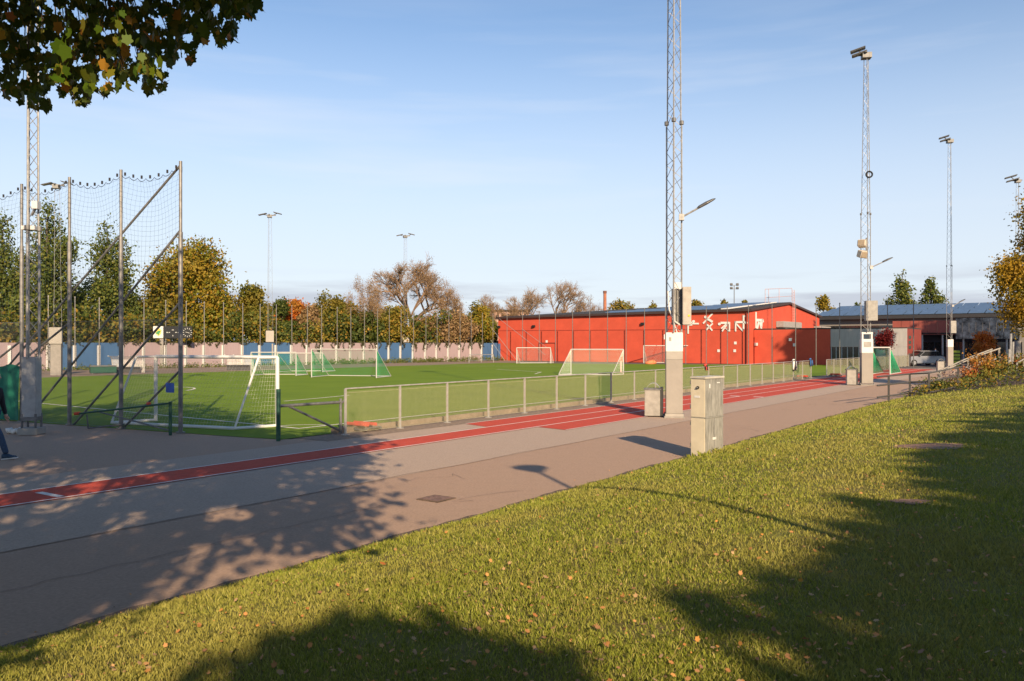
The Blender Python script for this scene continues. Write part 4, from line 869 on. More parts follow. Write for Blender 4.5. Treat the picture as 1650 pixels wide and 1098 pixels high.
waste_bin(G(1053, 671.5), 'square grey waste bin with a hood, left of the nearest mast', R(-12)); waste_bin(G(1372, 621), 'square grey waste bin left of the second mast along the track', R(-14)); waste_bin(G(1515.5, 600), 'square pale waste bin left of the third mast', R(-14))
cabm = mat('cream_cabinet_paint', (.54, .48, .36), .6, .06, 4, stain=.12); cabz = mat('galvanised_cabinet_side', (.31, .30, .265), .5, .22, 5, metal=.15, aniso=(2.5, 2.5, .7), stain=.25)
cp = G(1136, 733.5); cp.z = -.05
# corner nearest the camera is at 1139, the cream door looks to the left, the zinc side to the right
cab = thing('metering_cabinet', 'tall cream and galvanised metering cabinet standing at the edge of the lawn', 'cabinet', (0, 0, 0))
c0 = Vector(((1136.5 - CX) * 16.6 / F, 16.6, 0)); CA = R(46); e1 = Vector((math.cos(CA), math.sin(CA), 0)); e2 = Vector((-math.sin(CA), math.cos(CA), 0))
cw, cd, ch = .74, .33, 1.70
def cbox(u0, u1, v0, v1, z0, z1, name, m, bev=.008, par=None):
    mb = MB(); c = c0 + e1 * (u0 + u1) / 2 + e2 * (v0 + v1) / 2 + Vector((0, 0, (z0 + z1) / 2)); mb.box(c, (u1 - u0, v1 - v0, z1 - z0), CA); return mb.build(name, m, par or cab, True, bevel=bev)
cbox(.0, cw, .004, cd, -.1, .86, 'lower_body', cabz); cbox(.0, cw, .004, cd, .875, ch - .03, 'upper_body', cabz)
lo = cbox(-.018, -.001, .0, cd + .004, .03, .855, 'lower_door', cabm); up_ = cbox(-.018, -.001, .0, cd + .004, .872, ch - .04, 'upper_door', cabm)
cbox(-.015, cw + .01, -.012, cd + .012, .855, .875, 'joint_band', cabz, .004); cbox(-.03, cw + .02, -.02, cd + .02, ch - .03, ch + .015, 'lid', mat('cabinet_lid', (.44, .41, .35), .5, .08, 4), .01)
mb = MB(); q = c0 - e1 * .02 + e2 * .16 + Vector((0, 0, 1.49)); mb.tube(q, q - e1 * .02, .032, 12); mb.build('lock_rose', blackm, up_, True); mb = MB(); mb.tube(q - e1 * .02, q - e1 * .04, .015, 10); mb.build('lock_knob', zinc, up_, True)
mb = MB(); q = c0 - e1 * .022 + e2 * .18 + Vector((0, 0, 1.30)); mb.box(q, (.006, .13, .045), CA); mb.build('name_plate', conc_w, up_, True)
for (u, z, w, h) in ((.17, 1.52, .05, .09), (.52, 1.58, .12, .02), (.36, .42, .14, .05)): mb = MB(); mb.box(c0 + e1 * u - e2 * .002 + Vector((0, 0, z)), (w, .006, h), CA, None); mb.build('sticker', mat('pale_sticker', (.62, .62, .58), .5, .1, 5), cab, True)
for z in (.25, .70, 1.05, 1.55): mb = MB(); q = c0 - e1 * .012 + e2 * (cd + .01) + Vector((0, 0, z)); mb.tube(q, q + Vector((0, 0, .08)), .014, 6); mb.build('hinge', zinc_dark, lo if z < .8 else up_, True)
mb = MB(); mb.bar(c0 + e1 * .36 - e2 * .001 + Vector((0, 0, .05)), c0 + e1 * .36 - e2 * .001 + Vector((0, 0, .85)), .004, .008); mb.build('side_seam', zinc_dark, cab, True)
# manhole in the path
mh = thing('manhole_cover', 'rusty brown manhole cover set in the sunlit path', 'manhole cover', G(703, 804, .005), -TA); mb = MB(); mb.box((0, 0, .002), (.44, .44, .014)); mb.build('frame', MATS['bare_soil'], mh, bevel=.004); mb = MB(); mb.box((0, 0, .006), (.38, .38, .012)); mb.build('lid', mat('rusty_iron', (.22, .13, .095), .8, .3, 18, bump=.6, bscale=60), mh, bevel=.004)

# ------------------------------------------------------------------ handrails, planting and courtyard at the right
def railing(name, label, base, zs, tops, levels, ext0, ext1, grp=None, m=None, pr=.033, wide=.07):
    r = thing(name, label, 'railing', base[0], 0, grp); m = m or steel_tan
    for b, z, h in zip(base, zs, tops): mb = MB(); mb.box((b.x, b.y, z + h / 2), (wide, wide, h), -TA); mb.build('post', m, r, True)
    for lv in levels:
        for i in range(len(base) - 1):
            a = Vector((base[i].x, base[i].y, zs[i] + lv * tops[i])); b = Vector((base[i + 1].x, base[i + 1].y, zs[i + 1] + lv * tops[i + 1])); d = (b - a)
            if i == 0: a = a - d * ext0
            if i == len(base) - 2: b = b + d * ext1
            mb = MB(); mb.tube(a, b, pr, 8); mb.build('rail', m, r, True)
    return r
drk = mat('dark_rail_steel', (.10, .095, .09), .5, .15, 8, metal=.35)
def GZ(px, py): p = lawn_p(px, py); return p
rb = [G(1432, 652), G(1466, 647), Vector((17.0, 32.9, .0)), Vector((18.75, 33.9, .0))]
railing('handrail', 'low three bar handrail at the foot of the ramp, in front of the orange shrubs', rb, [0, 0, .06, .26], [1.13, 1.14, 1.14, 1.14], (1.0, .70, .30), .5, .12, 'handrails of the ramp and stairs', drk)
Yr = 37.5
def AY(px, py, Y): return AT(px, py, Y)
def railtop(label, pts, zlow, levels):
    base = [Vector((AY(x, y, Y).x, Y, 0)) for x, y, Y in pts]; tz = [AY(x, y, Y).z for x, y, Y in pts]
    return railing('handrail', label, base, [t - .95 for t in tz], [.95] * len(pts), levels, .02, .05, 'handrails of the ramp and stairs', steel_tan)
railtop('slanting stair handrail climbing to the right behind the orange shrubs, front one', [(1515, 600, 36.5), (1574, 574.5, 37.5), (1610, 562, 38)], 0, (1.0, .55))
railtop('slanting stair handrail climbing to the right behind the orange shrubs, rear one', [(1512, 598.5, 39), (1560, 577, 40), (1597, 563.5, 40.6)], 0, (1.0, .55))
railtop('handrail at the right edge beside the tan stone blocks', [(1639, 585, 34), (1650, 579, 34.6), (1680, 566, 36)], 0, (1.0, .5))
blk = mat('tan_stone_block', (.34, .26, .20), .85, .15, 4, bump=.3, bscale=30, stain=.2)
for i, (px, py, w, h, lab) in enumerate(((1640, 596, .95, .42, 'tan stone block at the right edge, lower right of the stack'), (1629, 584, .85, .34, 'tan stone block at the top of the stack under the birch'), (1652, 584, .8, .34, 'tan stone block at the frame edge, upper right of the stack'))):
    c = AT(px, py, 38.6); o = thing('stone_block', lab, 'stone block', (c.x, c.y, c.z - h / 2), R(-12 + 5 * i), 'tan stone blocks under the birch'); mb = MB(); mb.box((0, 0, h / 2), (w, .7, h)); mb.build('block', blk, o, bevel=.04)
for i, (px, py, a, lab) in enumerate(((1613, 592, .35, 'tan plank leaning by the blocks, left of a pair'), (1620, 591, .30, 'tan plank leaning by the blocks, right of a pair'))):
    c = AT(px, py, 37.6); o = thing('leaning_plank', lab, 'plank', (c.x, c.y, c.z - .35)); mb = MB(); mb.bar((0, 0, 0), (a, .15, .85), .16, .06); mb.build('plank', blk, o, bevel=.008)
pl = thing('pole_bundle', 'pair of pale metal poles standing upright before the birch at the right edge', 'pole')
for px, y0, y1 in ((1629, 538, 612), (1632.5, 551, 612), (1626.5, 563, 612)):
    a, b = AT(px - 2, y1, 36), AT(px, y0, 36); mb = MB(); mb.tube(a, b, .05, 8); mb.build('pole', zinc, pl, True)
# parked car
car = thing('parked_car', 'silver estate car parked behind the dark mesh barrier before the dark hall front', 'car', Vector(((1484 - CX) * 88 / F, 88, 0)), R(8))
paint = mat('silver_car_paint', (.24, .25, .27), .3, .04, 2, metal=.5, spec=.6); cgl = mat('car_glass', (.02, .022, .025), .06, .1, 2, spec=.8); rub = mat('tyre_rubber', (.015, .015, .015), .9, .1, 9); rimm = mat('alloy_rim', (.4, .4, .41), .35, .1, 9, metal=.7)
prof = [(-2.3, .35), (-2.34, .75), (-2.2, .95), (-1.1, 1.06), (2.05, 1.08), (2.28, .85), (2.3, .4), (1.9, .26), (-1.9, .26)]
mb = MB(); n = len(prof); w = .9
mb.add([(x, -w + (.06 if z > .9 else 0), z) for x, z in prof] + [(x, w - (.06 if z > .9 else 0), z) for x, z in prof], [tuple(range(n)), tuple(range(n, 2 * n))] + [(i, (i + 1) % n, (i + 1) % n + n, i + n) for i in range(n)]); mb.build('body', paint, car, bevel=.05)
gh_ = [(-1.25, 1.03), (-.45, 1.5), (1.55, 1.55), (2.1, 1.06)]; mb = MB(); n = 4
mb.add([(x, -.82 + (.16 if z > 1.2 else 0), z) for x, z in gh_] + [(x, .82 - (.16 if z > 1.2 else 0), z) for x, z in gh_], [tuple(range(n)), tuple(range(n, 2 * n))] + [(i, (i + 1) % n, (i + 1) % n + n, i + n) for i in range(n)]); mb.build('cabin_glass', cgl, car, bevel=.03)
mb = MB(); mb.box((.55, 0, 1.56), (2.15, 1.34, .06)); mb.build('roof', paint, car, bevel=.025)
for y in (-.62, .62): mb = MB(); mb.bar((-.4, y, 1.63), (1.5, y, 1.64), .04, .04); mb.build('roof_rail', zinc_dark, car)
for x in (.35, -.42, 1.5):
    for y in (-1, 1): mb = MB(); mb.bar((x - (.3 if x < 0 else -.05), y * .835, 1.06), (x + (.0 if x > 0 else .35), y * .69, 1.53), .06, .05); mb.build('door_pillar', paint if x == -.42 else rub, car)
for x in (-1.42, 1.42):
    for y in (-1, 1):
        mb = MB(); mb.tube((x, y * .72, .34), (x, y * .93, .34), .34, 20); o = mb.build('wheel', rub, car); mb = MB(); mb.tube((x, y * .9, .34), (x, y * .945, .34), .21, 14); mb.build('rim', rimm, o)
for y in (-.65, .65):
    mb = MB(); mb.box((-2.27, y, .8), (.12, .38, .15)); mb.build('headlight', glassl, car, bevel=.02); mb = MB(); mb.box((2.24, y, .9), (.1, .3, .2)); mb.build('tail_light', cloth_r, car, bevel=.02)
mb = MB(); mb.box((-.75, -.97, 1.08), (.2, .16, .13)); mb.build('wing_mirror', paint, car, bevel=.03)
st_ = thing('pallet_stack', 'yellow green plastic crate stack standing right of the third mast', 'crate stack', G(1542, 592), -TA)
for k in range(5): mb = MB(); mb.box((0, 0, .2 + k * .34), (.62, .55, .25)); mb.build('crate', mat('lime_plastic', (.30, .36, .03), .5, .1, 5), st_, bevel=.02); mb = MB(); mb.box((0, 0, .355 + k * .34), (.5, .45, .06)); mb.build('shelf', blackm, st_)
mb = MB(); mb.box((.37, 0, .9), (.06, .5, 1.9)); mb.build('side_frame', blackm, st_)
# distant things beyond the roofs
ch_ = thing('brick_chimney', 'slim red brick chimney rising behind the hall roof', 'chimney', ((974.7 - CX) * 260 / F, 260, 0)); mb = MB(); brick = mat('red_brick', (.34, .13, .075), .85, .15, 1.5); mb.tube((0, 0, 0), (0, 0, H + (HY - 473) * .2), .65, 14, .5); mb.build('stack', brick, ch_); mb = MB(); mb.tube((0, 0, H + (HY - 473) * .2), (0, 0, H + (HY - 469) * .2), .6, 14); mb.build('cap', mat('dark_brick', (.16, .07, .05), .85, .1, 1.5), ch_)
fp = thing('floodlight_pole', 'thin pole with paired floodlights far behind the hall roof', 'lamp post', ((1183 - CX) * 200 / F, 200, 0)); ht = H + (HY - 460) * 200 / F; mb = MB(); mb.tube((0, 0, 0), (0, 0, ht), .14, 8, .09); mb.bar((-.9, 0, ht), (.9, 0, ht), .12, .12); mb.bar((-.9, 0, ht - .9), (.9, 0, ht - .9), .12, .12); mb.build('pole', zinc_dark, fp)
for z in (ht + .2, ht - .7):
    for s in (-.75, .75): mb = MB(); mb.box((s, -.15, z), (.6, .4, .5), M=Matrix.Rotation(R(-25), 3, 'X')); mb.build('floodlight', lampg, fp)
fb = thing('brick_apartment_block', 'distant pale red apartment block half hidden by bare trees left of the hall', 'building', ((822 - CX) * 280 / F, 280, 0)); mb = MB(); zt = H + (HY - 503) * 280 / F; mb.box((0, 0, zt / 2), (13, 10, zt)); mb.build('wall', mat('pale_brick', (.42, .26, .2), .85, .1, 1), fb); mb = MB(); mb.box((0, 0, zt + .3), (14, 11, .6)); mb.build('roof', roofm, fb)
for k in range(4): mb = MB(); mb.box((-4.4 + k * 2.8, -5.02, zt - 2), (1.2, .1, 1.5)); mb.build('window', glass_d, fb)

# ------------------------------------------------------------------ trees
barkm = mat('tree_bark', (.10, .075, .055), .9, .25, 6, bump=.6, bscale=25)
birchm = mat('birch_bark', (.62, .58, .52), .8, .25, 5, col2=(.14, .12, .10), aniso=(1, 1, .4))
twigm = mat('bare_twig_bark', (.24, .155, .095), .9, .15, 5)
oakm = leaf_mat('oak_leaves', [(.08, .105, .012), (.16, .185, .02), (.24, .20, .02), (.33, .18, .018), (.12, .14, .016)], .3, .55, (.28, .19, .022), .30)
poplm = leaf_mat('poplar_leaves', [(.045, .075, .014), (.08, .11, .02), (.12, .145, .028), (.18, .165, .03)], .25)
olivem = leaf_mat('olive_leaves', [(.07, .095, .015), (.12, .135, .02), (.19, .165, .025), (.10, .115, .016)], .3, .55, (.22, .16, .025), .3)
orangem = leaf_mat('orange_leaves', [(.55, .13, .02), (.62, .19, .025), (.42, .09, .018), (.45, .17, .03)], .35, .55, (.30, .15, .02), .45)
rustm = leaf_mat('rust_leaves', [(.16, .16, .022), (.27, .17, .024), (.12, .15, .02), (.36, .19, .026)], .3)
brownm = leaf_mat('brown_leaves', [(.28, .175, .085), (.33, .21, .10), (.22, .14, .07), (.31, .22, .085)], .3)
redm = leaf_mat('crimson_leaves', [(.10, .008, .01), (.15, .012, .012), (.07, .006, .008)], .3)
goldm = leaf_mat('gold_birch_leaves', [(.10, .11, .018), (.22, .18, .022), (.36, .23, .02), (.13, .13, .02)], .35, .55, (.34, .20, .015), .5)
darkm = leaf_mat('dark_green_leaves', [(.03, .05, .01), (.06, .085, .015), (.10, .11, .02)], .25)
def leaf_quads(C_, n_per, sd, size, flat=0.0):
    C_ = np.asarray(C_); n = len(C_) * n_per
    P = np.repeat(C_, n_per, 0) + RNG.normal(0, 1, (n, 3)) * sd
    nr = RNG.normal(0, 1, (n, 3)); nr[:, 2] += flat; nr /= np.linalg.norm(nr, axis=1, keepdims=True); h = RNG.normal(0, 1, (n, 3)); u = np.cross(nr, h); u /= np.linalg.norm(u, axis=1, keepdims=True); v = np.cross(nr, u)
    s = (size * (.6 + .8 * RNG.random(n)))[:, None]
    return np.stack([P - u * s * .5, P + v * s * .32 - u * s * .05, P + u * s * .5, P - v * s * .32 + u * s * .05], 1)
def shell(lobes, n):
    vol = np.array([l[3] * l[4] + l[4] * l[5] + l[3] * l[5] for l in lobes]); idx = RNG.choice(len(lobes), n, p=vol / vol.sum()); L_ = np.array(lobes)[idx]
    d = RNG.normal(0, 1, (n, 3)); d /= np.linalg.norm(d, axis=1, keepdims=True); r = (.45 + .6 * RNG.random(n) ** .6)[:, None]
    return L_[:, :3] + d * r * L_[:, 3:]
def limbs(mb, base, lobes, r0, frac=.5):
    top = max(l[2] for l in lobes); cx = np.mean([l[0] for l in lobes]); cy = np.mean([l[1] for l in lobes])
    pts = [Vector((0, 0, 0)), Vector((cx * .1, cy * .1, top * .3)), Vector((cx * .4, cy * .4, top * .6)), Vector((cx, cy, top * .9))]; rs = [r0, r0 * .75, r0 * .5, r0 * .18]
    for i in range(3): mb.tube(pts[i], pts[i + 1], rs[i], 8, rs[i + 1], caps=False)
    for l in lobes:
        t = min(.9, max(.15, (l[2] - .35 * math.hypot(l[0], l[1])) / top)); k = 0 if t < .33 else 1 if t < .66 else 2
        a = pts[k].lerp(pts[k + 1], (t - k / 3) * 3 if t < 1 else 1); e = Vector(l[:3]); m_ = a.lerp(e, .55) + Vector((0, 0, .25))
        mb.tube(a, m_, r0 * .28, 6, r0 * .17, caps=False); mb.tube(m_, e, r0 * .17, 5, r0 * .06, caps=False)
        for _ in range(3): mb.tube(m_.lerp(e, random.random()), e + Vector((random.uniform(-.8, .8) * l[3], random.uniform(-.8, .8) * l[4], random.uniform(-.3, .9) * l[5])), r0 * .06, 4, r0 * .02, caps=False)
def tree(name, label, px, Y, top_py, hw_px, bot_py, m, style='round', n=420, per=16, size=.30, bark=None, group=None, seed=0, sd=None, lob=12):
    if group and group.startswith('trees beyond'): Y = max(Y, on_line(max(px - 30, -60), wa, wb).y + 6.5)
    rnd = random.Random(seed + int(px)); X = (px - CX) * Y / F; zt = H - (top_py - HY) * Y / F; zb = max(.6, H - (bot_py - HY) * Y / F); hw = hw_px * Y / F
    if 70 < Y < 130 and px < 800: n = int(n * 1.5); hw *= 1.12
    t = thing(name, label, 'tree', (X, Y, 0), 0, group); L_ = []
    if style == 'round':
        cz, rz_ = (zt + zb) / 2, (zt - zb) / 2
        for i in range(lob):
            a = rnd.uniform(0, 6.28); q = rnd.uniform(-.8, .82); rr = math.sqrt(1 - q * q) * .68 * rnd.uniform(.5, 1); s = rnd.uniform(.17, .34)
            L_.append((hw * rr * 1.15 * math.cos(a), hw * rr * math.sin(a), cz + rz_ * q * .78, hw * s, hw * s, min(rz_, hw) * s * .85))
        L_.append((0, 0, zt - rz_ * .3, hw * .35, hw * .35, rz_ * .3))
    elif style == 'spire':                                     # upright poplar habit, several pointed leaders
        for i in range(lob):
            f = (i + .5) / lob; z = zb + (zt - zb) * f; w = hw * (1 - f) ** .7 * .9 + hw * .10
            for k in range(3 if f < .75 else 1):
                a = rnd.uniform(0, 6.28); q = w * rnd.uniform(.25, 1.05) if f < .9 else 0; s = w * rnd.uniform(.18, .42) + .10 * hw
                L_.append((q * math.cos(a), q * math.sin(a), z + rnd.uniform(-.5, .5) * (zt - zb) / lob, s, s, (zt - zb) * rnd.uniform(.07, .13)))
    mb = MB(); limbs(mb, None, L_, max(.1, (zt) * .022)); mb.build('trunk', bark or barkm, t, smooth=True)
    C_ = shell(L_, n); C_ = C_[C_[:, 2] > .3]
    o = np_mesh('crown', leaf_quads(C_, per, sd if sd else .34 * hw / 4 + .12, size), 4, m, t); return t
def bare_tree(name, label, px, Y, top_py, hw_px, group=None, seed=1, leafm=None, nleaf=900, bark=None, droop=0.0, lev=5, base=(3, 2), r0=None, spread=.55, lsize=.12):
    if group and group.startswith('trees beyond'): Y = max(Y, on_line(px, wa, wb).y + 6.5)
    rnd = random.Random(seed); X = (px - CX) * Y / F; zt = H - (top_py - HY) * Y / F; hw = hw_px * Y / F; t = thing(name, label, 'tree', (X, Y, 0), 0, group); mb = MB(); twig = MB(); tips = []
    def grow(p, d, l, r, k):
        e = p + d * l; (mb if k < 2 else twig).tube(p, e, r, 6 if k < 2 else 3, r * .68, caps=False)
        if k >= 2: tips.append(p.lerp(e, rnd.random())); tips.append(e)
        if k >= lev: return
        for i in range(3 if k < lev - 1 else 4):
            q = Vector((rnd.gauss(0, 1), rnd.gauss(0, 1), rnd.gauss(.15, .6) - droop * k * .25)); nd = (d + q * spread).normalized()
            grow(p.lerp(e, rnd.uniform(.45, 1)) if i else e, nd, l * rnd.uniform(.62, .82), r * .62, k + 1)
    r0 = r0 or zt * .022
    grow(Vector((0, 0, 0)), Vector((.03, 0, 1)).normalized(), zt * .30, r0, 0)
    P = np.array([q[:] for q in tips]); mx = np.percentile(np.abs(P[:, 0]), 99); kx = hw / max(.1, mx); kz = zt / np.percentile(P[:, 2], 99.7)
    for b in (mb, twig): b.v = [(x * kx, y * kx, z * kz) for x, y, z in b.v]
    mb.build('trunk', bark or barkm, t, smooth=True); o = twig.build('twigs', twigm, t)
    if nleaf:
        P = P * np.array([kx, kx, kz]); sel = P[RNG.integers(0, len(P), nleaf)]; np_mesh('crown', leaf_quads(sel, 3, .22, lsize), 4, leafm or brownm, t)
    return t
WY = lambda px: on_line(px, wa, wb).y
g_ = 'trees beyond the boundary wall'
tree('poplar_tree', 'tall dark green poplar at the far left edge of the picture behind the ball net', 5, 82, 358, 44, 540, poplm, 'spire', 420, 16, .30, seed=3, group=g_, lob=8)
tree('poplar_tree', 'tallest dark poplar behind the ball net, right behind the left mast', 76, 80, 330, 50, 545, poplm, 'spire', 620, 18, .30, seed=5, group=g_, lob=10)
tree('poplar_tree', 'bushy pointed dark green poplar behind the ball net, between the mast and the olive oak', 172, 88, 362, 46, 550, poplm, 'spire', 560, 18, .30, seed=9, group=g_, lob=9)
tree('oak_tree', 'large spreading oak with olive and golden leaves behind the scoreboard', 316, 98, 392, 84, 560, oakm, 'round', 900, 18, .36, seed=21, group=g_, lob=20)
tree('oak_tree', 'lower olive oak standing against the left side of the large golden oak', 258, 96, 470, 50, 560, olivem, 'round', 460, 16, .34, seed=8, group=g_, lob=12)
tree('oak_tree', 'smaller olive oak to the right of the large golden oak', 405, 100, 462, 36, 560, olivem, 'round', 420, 16, .34, seed=4, group=g_, lob=11)
tree('maple_tree', 'bright orange maple behind the middle blue wall panels', 474, 108, 487, 34, 560, orangem, 'round', 420, 16, .34, seed=2, group=g_)
tree('maple_tree', 'dull rust brown maple left of the bright orange one', 436, 112, 492, 26, 560, rustm, 'round', 300, 16, .32, seed=6, group=g_)
tree('leafy_tree', 'green tree with a thin pointed top right of the orange maple', 521, 112, 471, 24, 560, olivem, 'spire', 360, 14, .30, seed=7, group=g_, lob=7)
tree('leafy_tree', 'rust and green tree behind the green goal, left of the white birches', 560, 112, 492, 36, 560, rustm, 'round', 420, 16, .32, seed=12, group=g_)
tree('leafy_tree', 'dark green tree just behind the foot of the bare willow', 622, 114, 500, 34, 560, olivem, 'round', 380, 16, .32, seed=13, group=g_)
tree('leafy_tree', 'yellowish green tree between the bare willow and the red hall', 768, 122, 484, 30, 560, olivem, 'spire', 420, 16, .32, seed=16, group=g_, lob=7)
tree('leafy_tree', 'dark green bush tree right of the brown willow', 740, 120, 510, 22, 560, darkm, 'round', 300, 16, .3, seed=17, group=g_)
bare_tree('birch_tree', 'thin white stemmed birch with sparse leaves, left of the pair', 588, 104, 447, 26, g_, 5, brownm, 1200, birchm, .1, 6, r0=.16)
bare_tree('birch_tree', 'thin white stemmed birch with sparse leaves, right of the pair', 602, 105, 452, 22, g_, 8, brownm, 1200, birchm, .1, 6, r0=.15)
bare_tree('willow_tree', 'big bare brown willow behind the far mast', 664, 118, 417, 62, g_, 14, brownm, 5500, None, .12, 7, r0=.42, lsize=.11)
bare_tree('willow_tree', 'smaller bare brown willow to the right of the big one', 712, 118, 452, 40, g_, 23, brownm, 3500, None, .15, 7, r0=.3, lsize=.11)
tree('brown_shrub', 'dense russet brown shrub tree under the willows', 694, 116, 512, 36, 560, brownm, 'round', 420, 16, .26, seed=31, group=g_)
for i, (x, ty, hw, lab) in enumerate(((800, 476, 26, 'bare reddish tree rising over the left corner of the red hall'), (848, 464, 34, 'bare brown tree behind the hall roof, left of the tallest'), (896, 453, 44, 'tallest bare brown tree behind the hall roof'), (940, 478, 30, 'low bare brown tree right of the tallest, near the chimney'))):
    bare_tree('bare_tree', lab, x, 165, ty, hw, 'bare trees behind the red hall', 40 + i, brownm, 2200, None, .05, 7, r0=.4, lsize=.12)
for i, (x, ty, hw, Y, m, lab) in enumerate(((1000, 486, 28, 210, rustm, 'rust and gold tree top beside the chimney over the hall roof'), (1052, 489, 12, 210, rustm, 'small rust tree top behind the roof, left of the nearest mast'), (1122, 484, 17, 210, rustm, 'rust tree top behind the solar roof, right of the nearest mast'), (1167, 484, 10, 210, rustm, 'rust tree top behind the roof by the thin floodlight pole'), (1200, 486, 8, 210, olivem, 'small olive tree top behind the roof right of the floodlight pole'),
        (1326, 479, 19, 190, oakm, 'yellow green round tree behind the right end of the red gable'), (1380, 490, 8, 190, darkm, 'little dark conifer top over the solar roof'), (1402, 494, 16, 190, orangem, 'low orange tree top over the solar roof behind the second mast'))):
    tree('distant_tree', lab, x, Y, ty, hw, 545, m, 'round' if x != 1380 else 'spire', 160, 14, .55, seed=50 + i, group='tree tops behind the roofs', lob=8)
tree('pine_tree', 'upright dark green tree over the solar roof, right of the second mast', 1454, 170, 437, 25, 520, poplm, 'spire', 260, 14, .5, seed=61, group='tree tops behind the roofs', lob=9)
tree('pine_tree', 'upright dark green tree over the solar roof, left of the third mast', 1502, 170, 442, 22, 520, poplm, 'spire', 230, 14, .5, seed=64, group='tree tops behind the roofs', lob=9)
tree('red_maple', 'small crimson leaved tree before the white entrance wing', 1429, 78, 534, 20, 562, redm, 'round', 220, 14, .16, seed=70, lob=8, sd=.2)
tree('amber_tree', 'small amber leaved tree before the dark glass of the solar roof hall', 1585, 84, 537, 18, 572, orangem, 'round', 200, 14, .18, seed=71, lob=8, sd=.22)
for i, (x, ty, hw, m, st, lab) in enumerate(((32, 440, 34, olivem, 'round', 'bushy olive tree low between the two left poplars'), (122, 470, 34, olivem, 'round', 'olive tree filling the gap right of the tallest poplar'), (214, 478, 32, oakm, 'round', 'golden green tree between the pointed poplar and the oak'), (360, 476, 40, oakm, 'round', 'golden green tree at the right foot of the large oak'), (452, 486, 22, darkm, 'round', 'dark green tree just left of the orange maple'), (500, 496, 22, brownm, 'round', 'pale brown tree touching the right side of the orange maple'),
        (543, 481, 22, olivem, 'round', 'olive tree between the pointed green tree and the rust one'), (590, 506, 30, darkm, 'round', 'dark green tree behind the two white birches'), (645, 498, 24, rustm, 'round', 'rusty tree under the left of the big willow'), (735, 508, 30, brownm, 'round', 'brown shrubby tree under the smaller willow'), (778, 496, 14, oakm, 'round', 'golden tree near the corner of the red hall'))):
    tree('leafy_tree', lab, x, 104 if x > 300 else 94, ty, hw, 560, m, st, 330, 16, .32, seed=90 + i, group=g_)
# birch at the right edge
bt = tree('birch_tree', 'yellowing birch with hanging twigs at the right edge of the picture', 1672, 41, 312, 66, 560, goldm, 'round', 760, 26, .14, birchm, seed=81, lob=22, sd=.30)
mb = []
for k in range(70):                                           # hanging sprays of the birch
    a = RNG.random() * 6.28; q = 1.55 * RNG.random() ** .5; z = 3.6 + 4.2 * RNG.random() * (1 - q / 2.4)
    for s in range(10): mb.append((q * math.cos(a), q * math.sin(a), z - s * .12))
np_mesh('hanging_sprays', leaf_quads(np.array(mb), 8, .09, .11), 4, goldm, bt)
# wood and undergrowth behind the wall
C_ = []
for k in range(2600):
    x = RNG.uniform(-140, 812); Y = WY(max(x, -60)) + RNG.uniform(3, 9); topy = 522 + 13 * math.sin(x * .043) + 9 * math.sin(x * .11 + 1) - (14 if x < 240 else 0); z = RNG.random() ** .8 * (H - (topy - HY) * Y / F); C_.append(((x - CX) * Y / F, Y, z))
C_ = np.array(C_); hf = len(C_) // 2
for nm, sel, m, lab in (('undergrowth', C_[:hf], darkm, 'dark green undergrowth of the wood behind the boundary wall'), ('undergrowth', C_[hf:], rustm, 'russet autumn undergrowth of the wood behind the boundary wall')):
    o = np_mesh(nm, leaf_quads(sel, 14, .42, .36), 4, m); o['kind'] = 'stuff'; o['label'] = lab
# creepers hanging over the wall, weeds at its foot
ivym = leaf_mat('creeper_leaves', [(.03, .035, .015), (.06, .06, .02), (.10, .075, .035), (.05, .06, .02)], .2)
for i, (x, p) in enumerate(zip(WPX, wp)):
    if x < 60 or x > 790: continue
    hv = 0.9 if x > 490 else .4
    if x == 76: hv = 1.7
    if RNG.random() > (.95 if x > 490 else .75): continue
    pts = []
    for s in range(int(2 + 5 * hv)):
        off = RNG.normal(0, .4); ln = RNG.uniform(.3, 1.35) * hv
        for q in np.linspace(0, 1, int(4 + ln * 7)): pts.append((off + .18 * math.sin(q * 4 + s), RNG.uniform(.0, .08), wallH + .12 - ln * q))
    o = np_mesh('hanging_creeper', leaf_quads(np.array(pts), 4, .05, .15), 4, ivym); o.location = p + wn * .22; o.rotation_euler = (0, 0, WRZ)
    nm, k = which(x + 1e-3, tuple((lo, n + ' ') for lo, n in SEGS)); tag(o, 'dark creeper, ' + ORD[k] + ' over the ' + nm, 'creeper', 'creepers hanging over the boundary wall')
weedm = leaf_mat('weed_leaves', [(.07, .11, .02), (.12, .15, .025), (.16, .15, .04), (.06, .09, .02)], .3)
C_ = []
for k in range(1500):
    x = RNG.uniform(60, 800)
    if x < 500 and RNG.random() < .62: continue
    p = on_line(x, wa, wb) + wn * RNG.uniform(.3, 2.4); C_.append((p.x, p.y, RNG.random() * (.42 if x > 500 else .22)))
o = np_mesh('weeds', leaf_quads(np.array(C_), 9, .16, .16), 4, weedm); o['kind'] = 'stuff'; o['label'] = 'green weeds along the foot of the boundary wall'
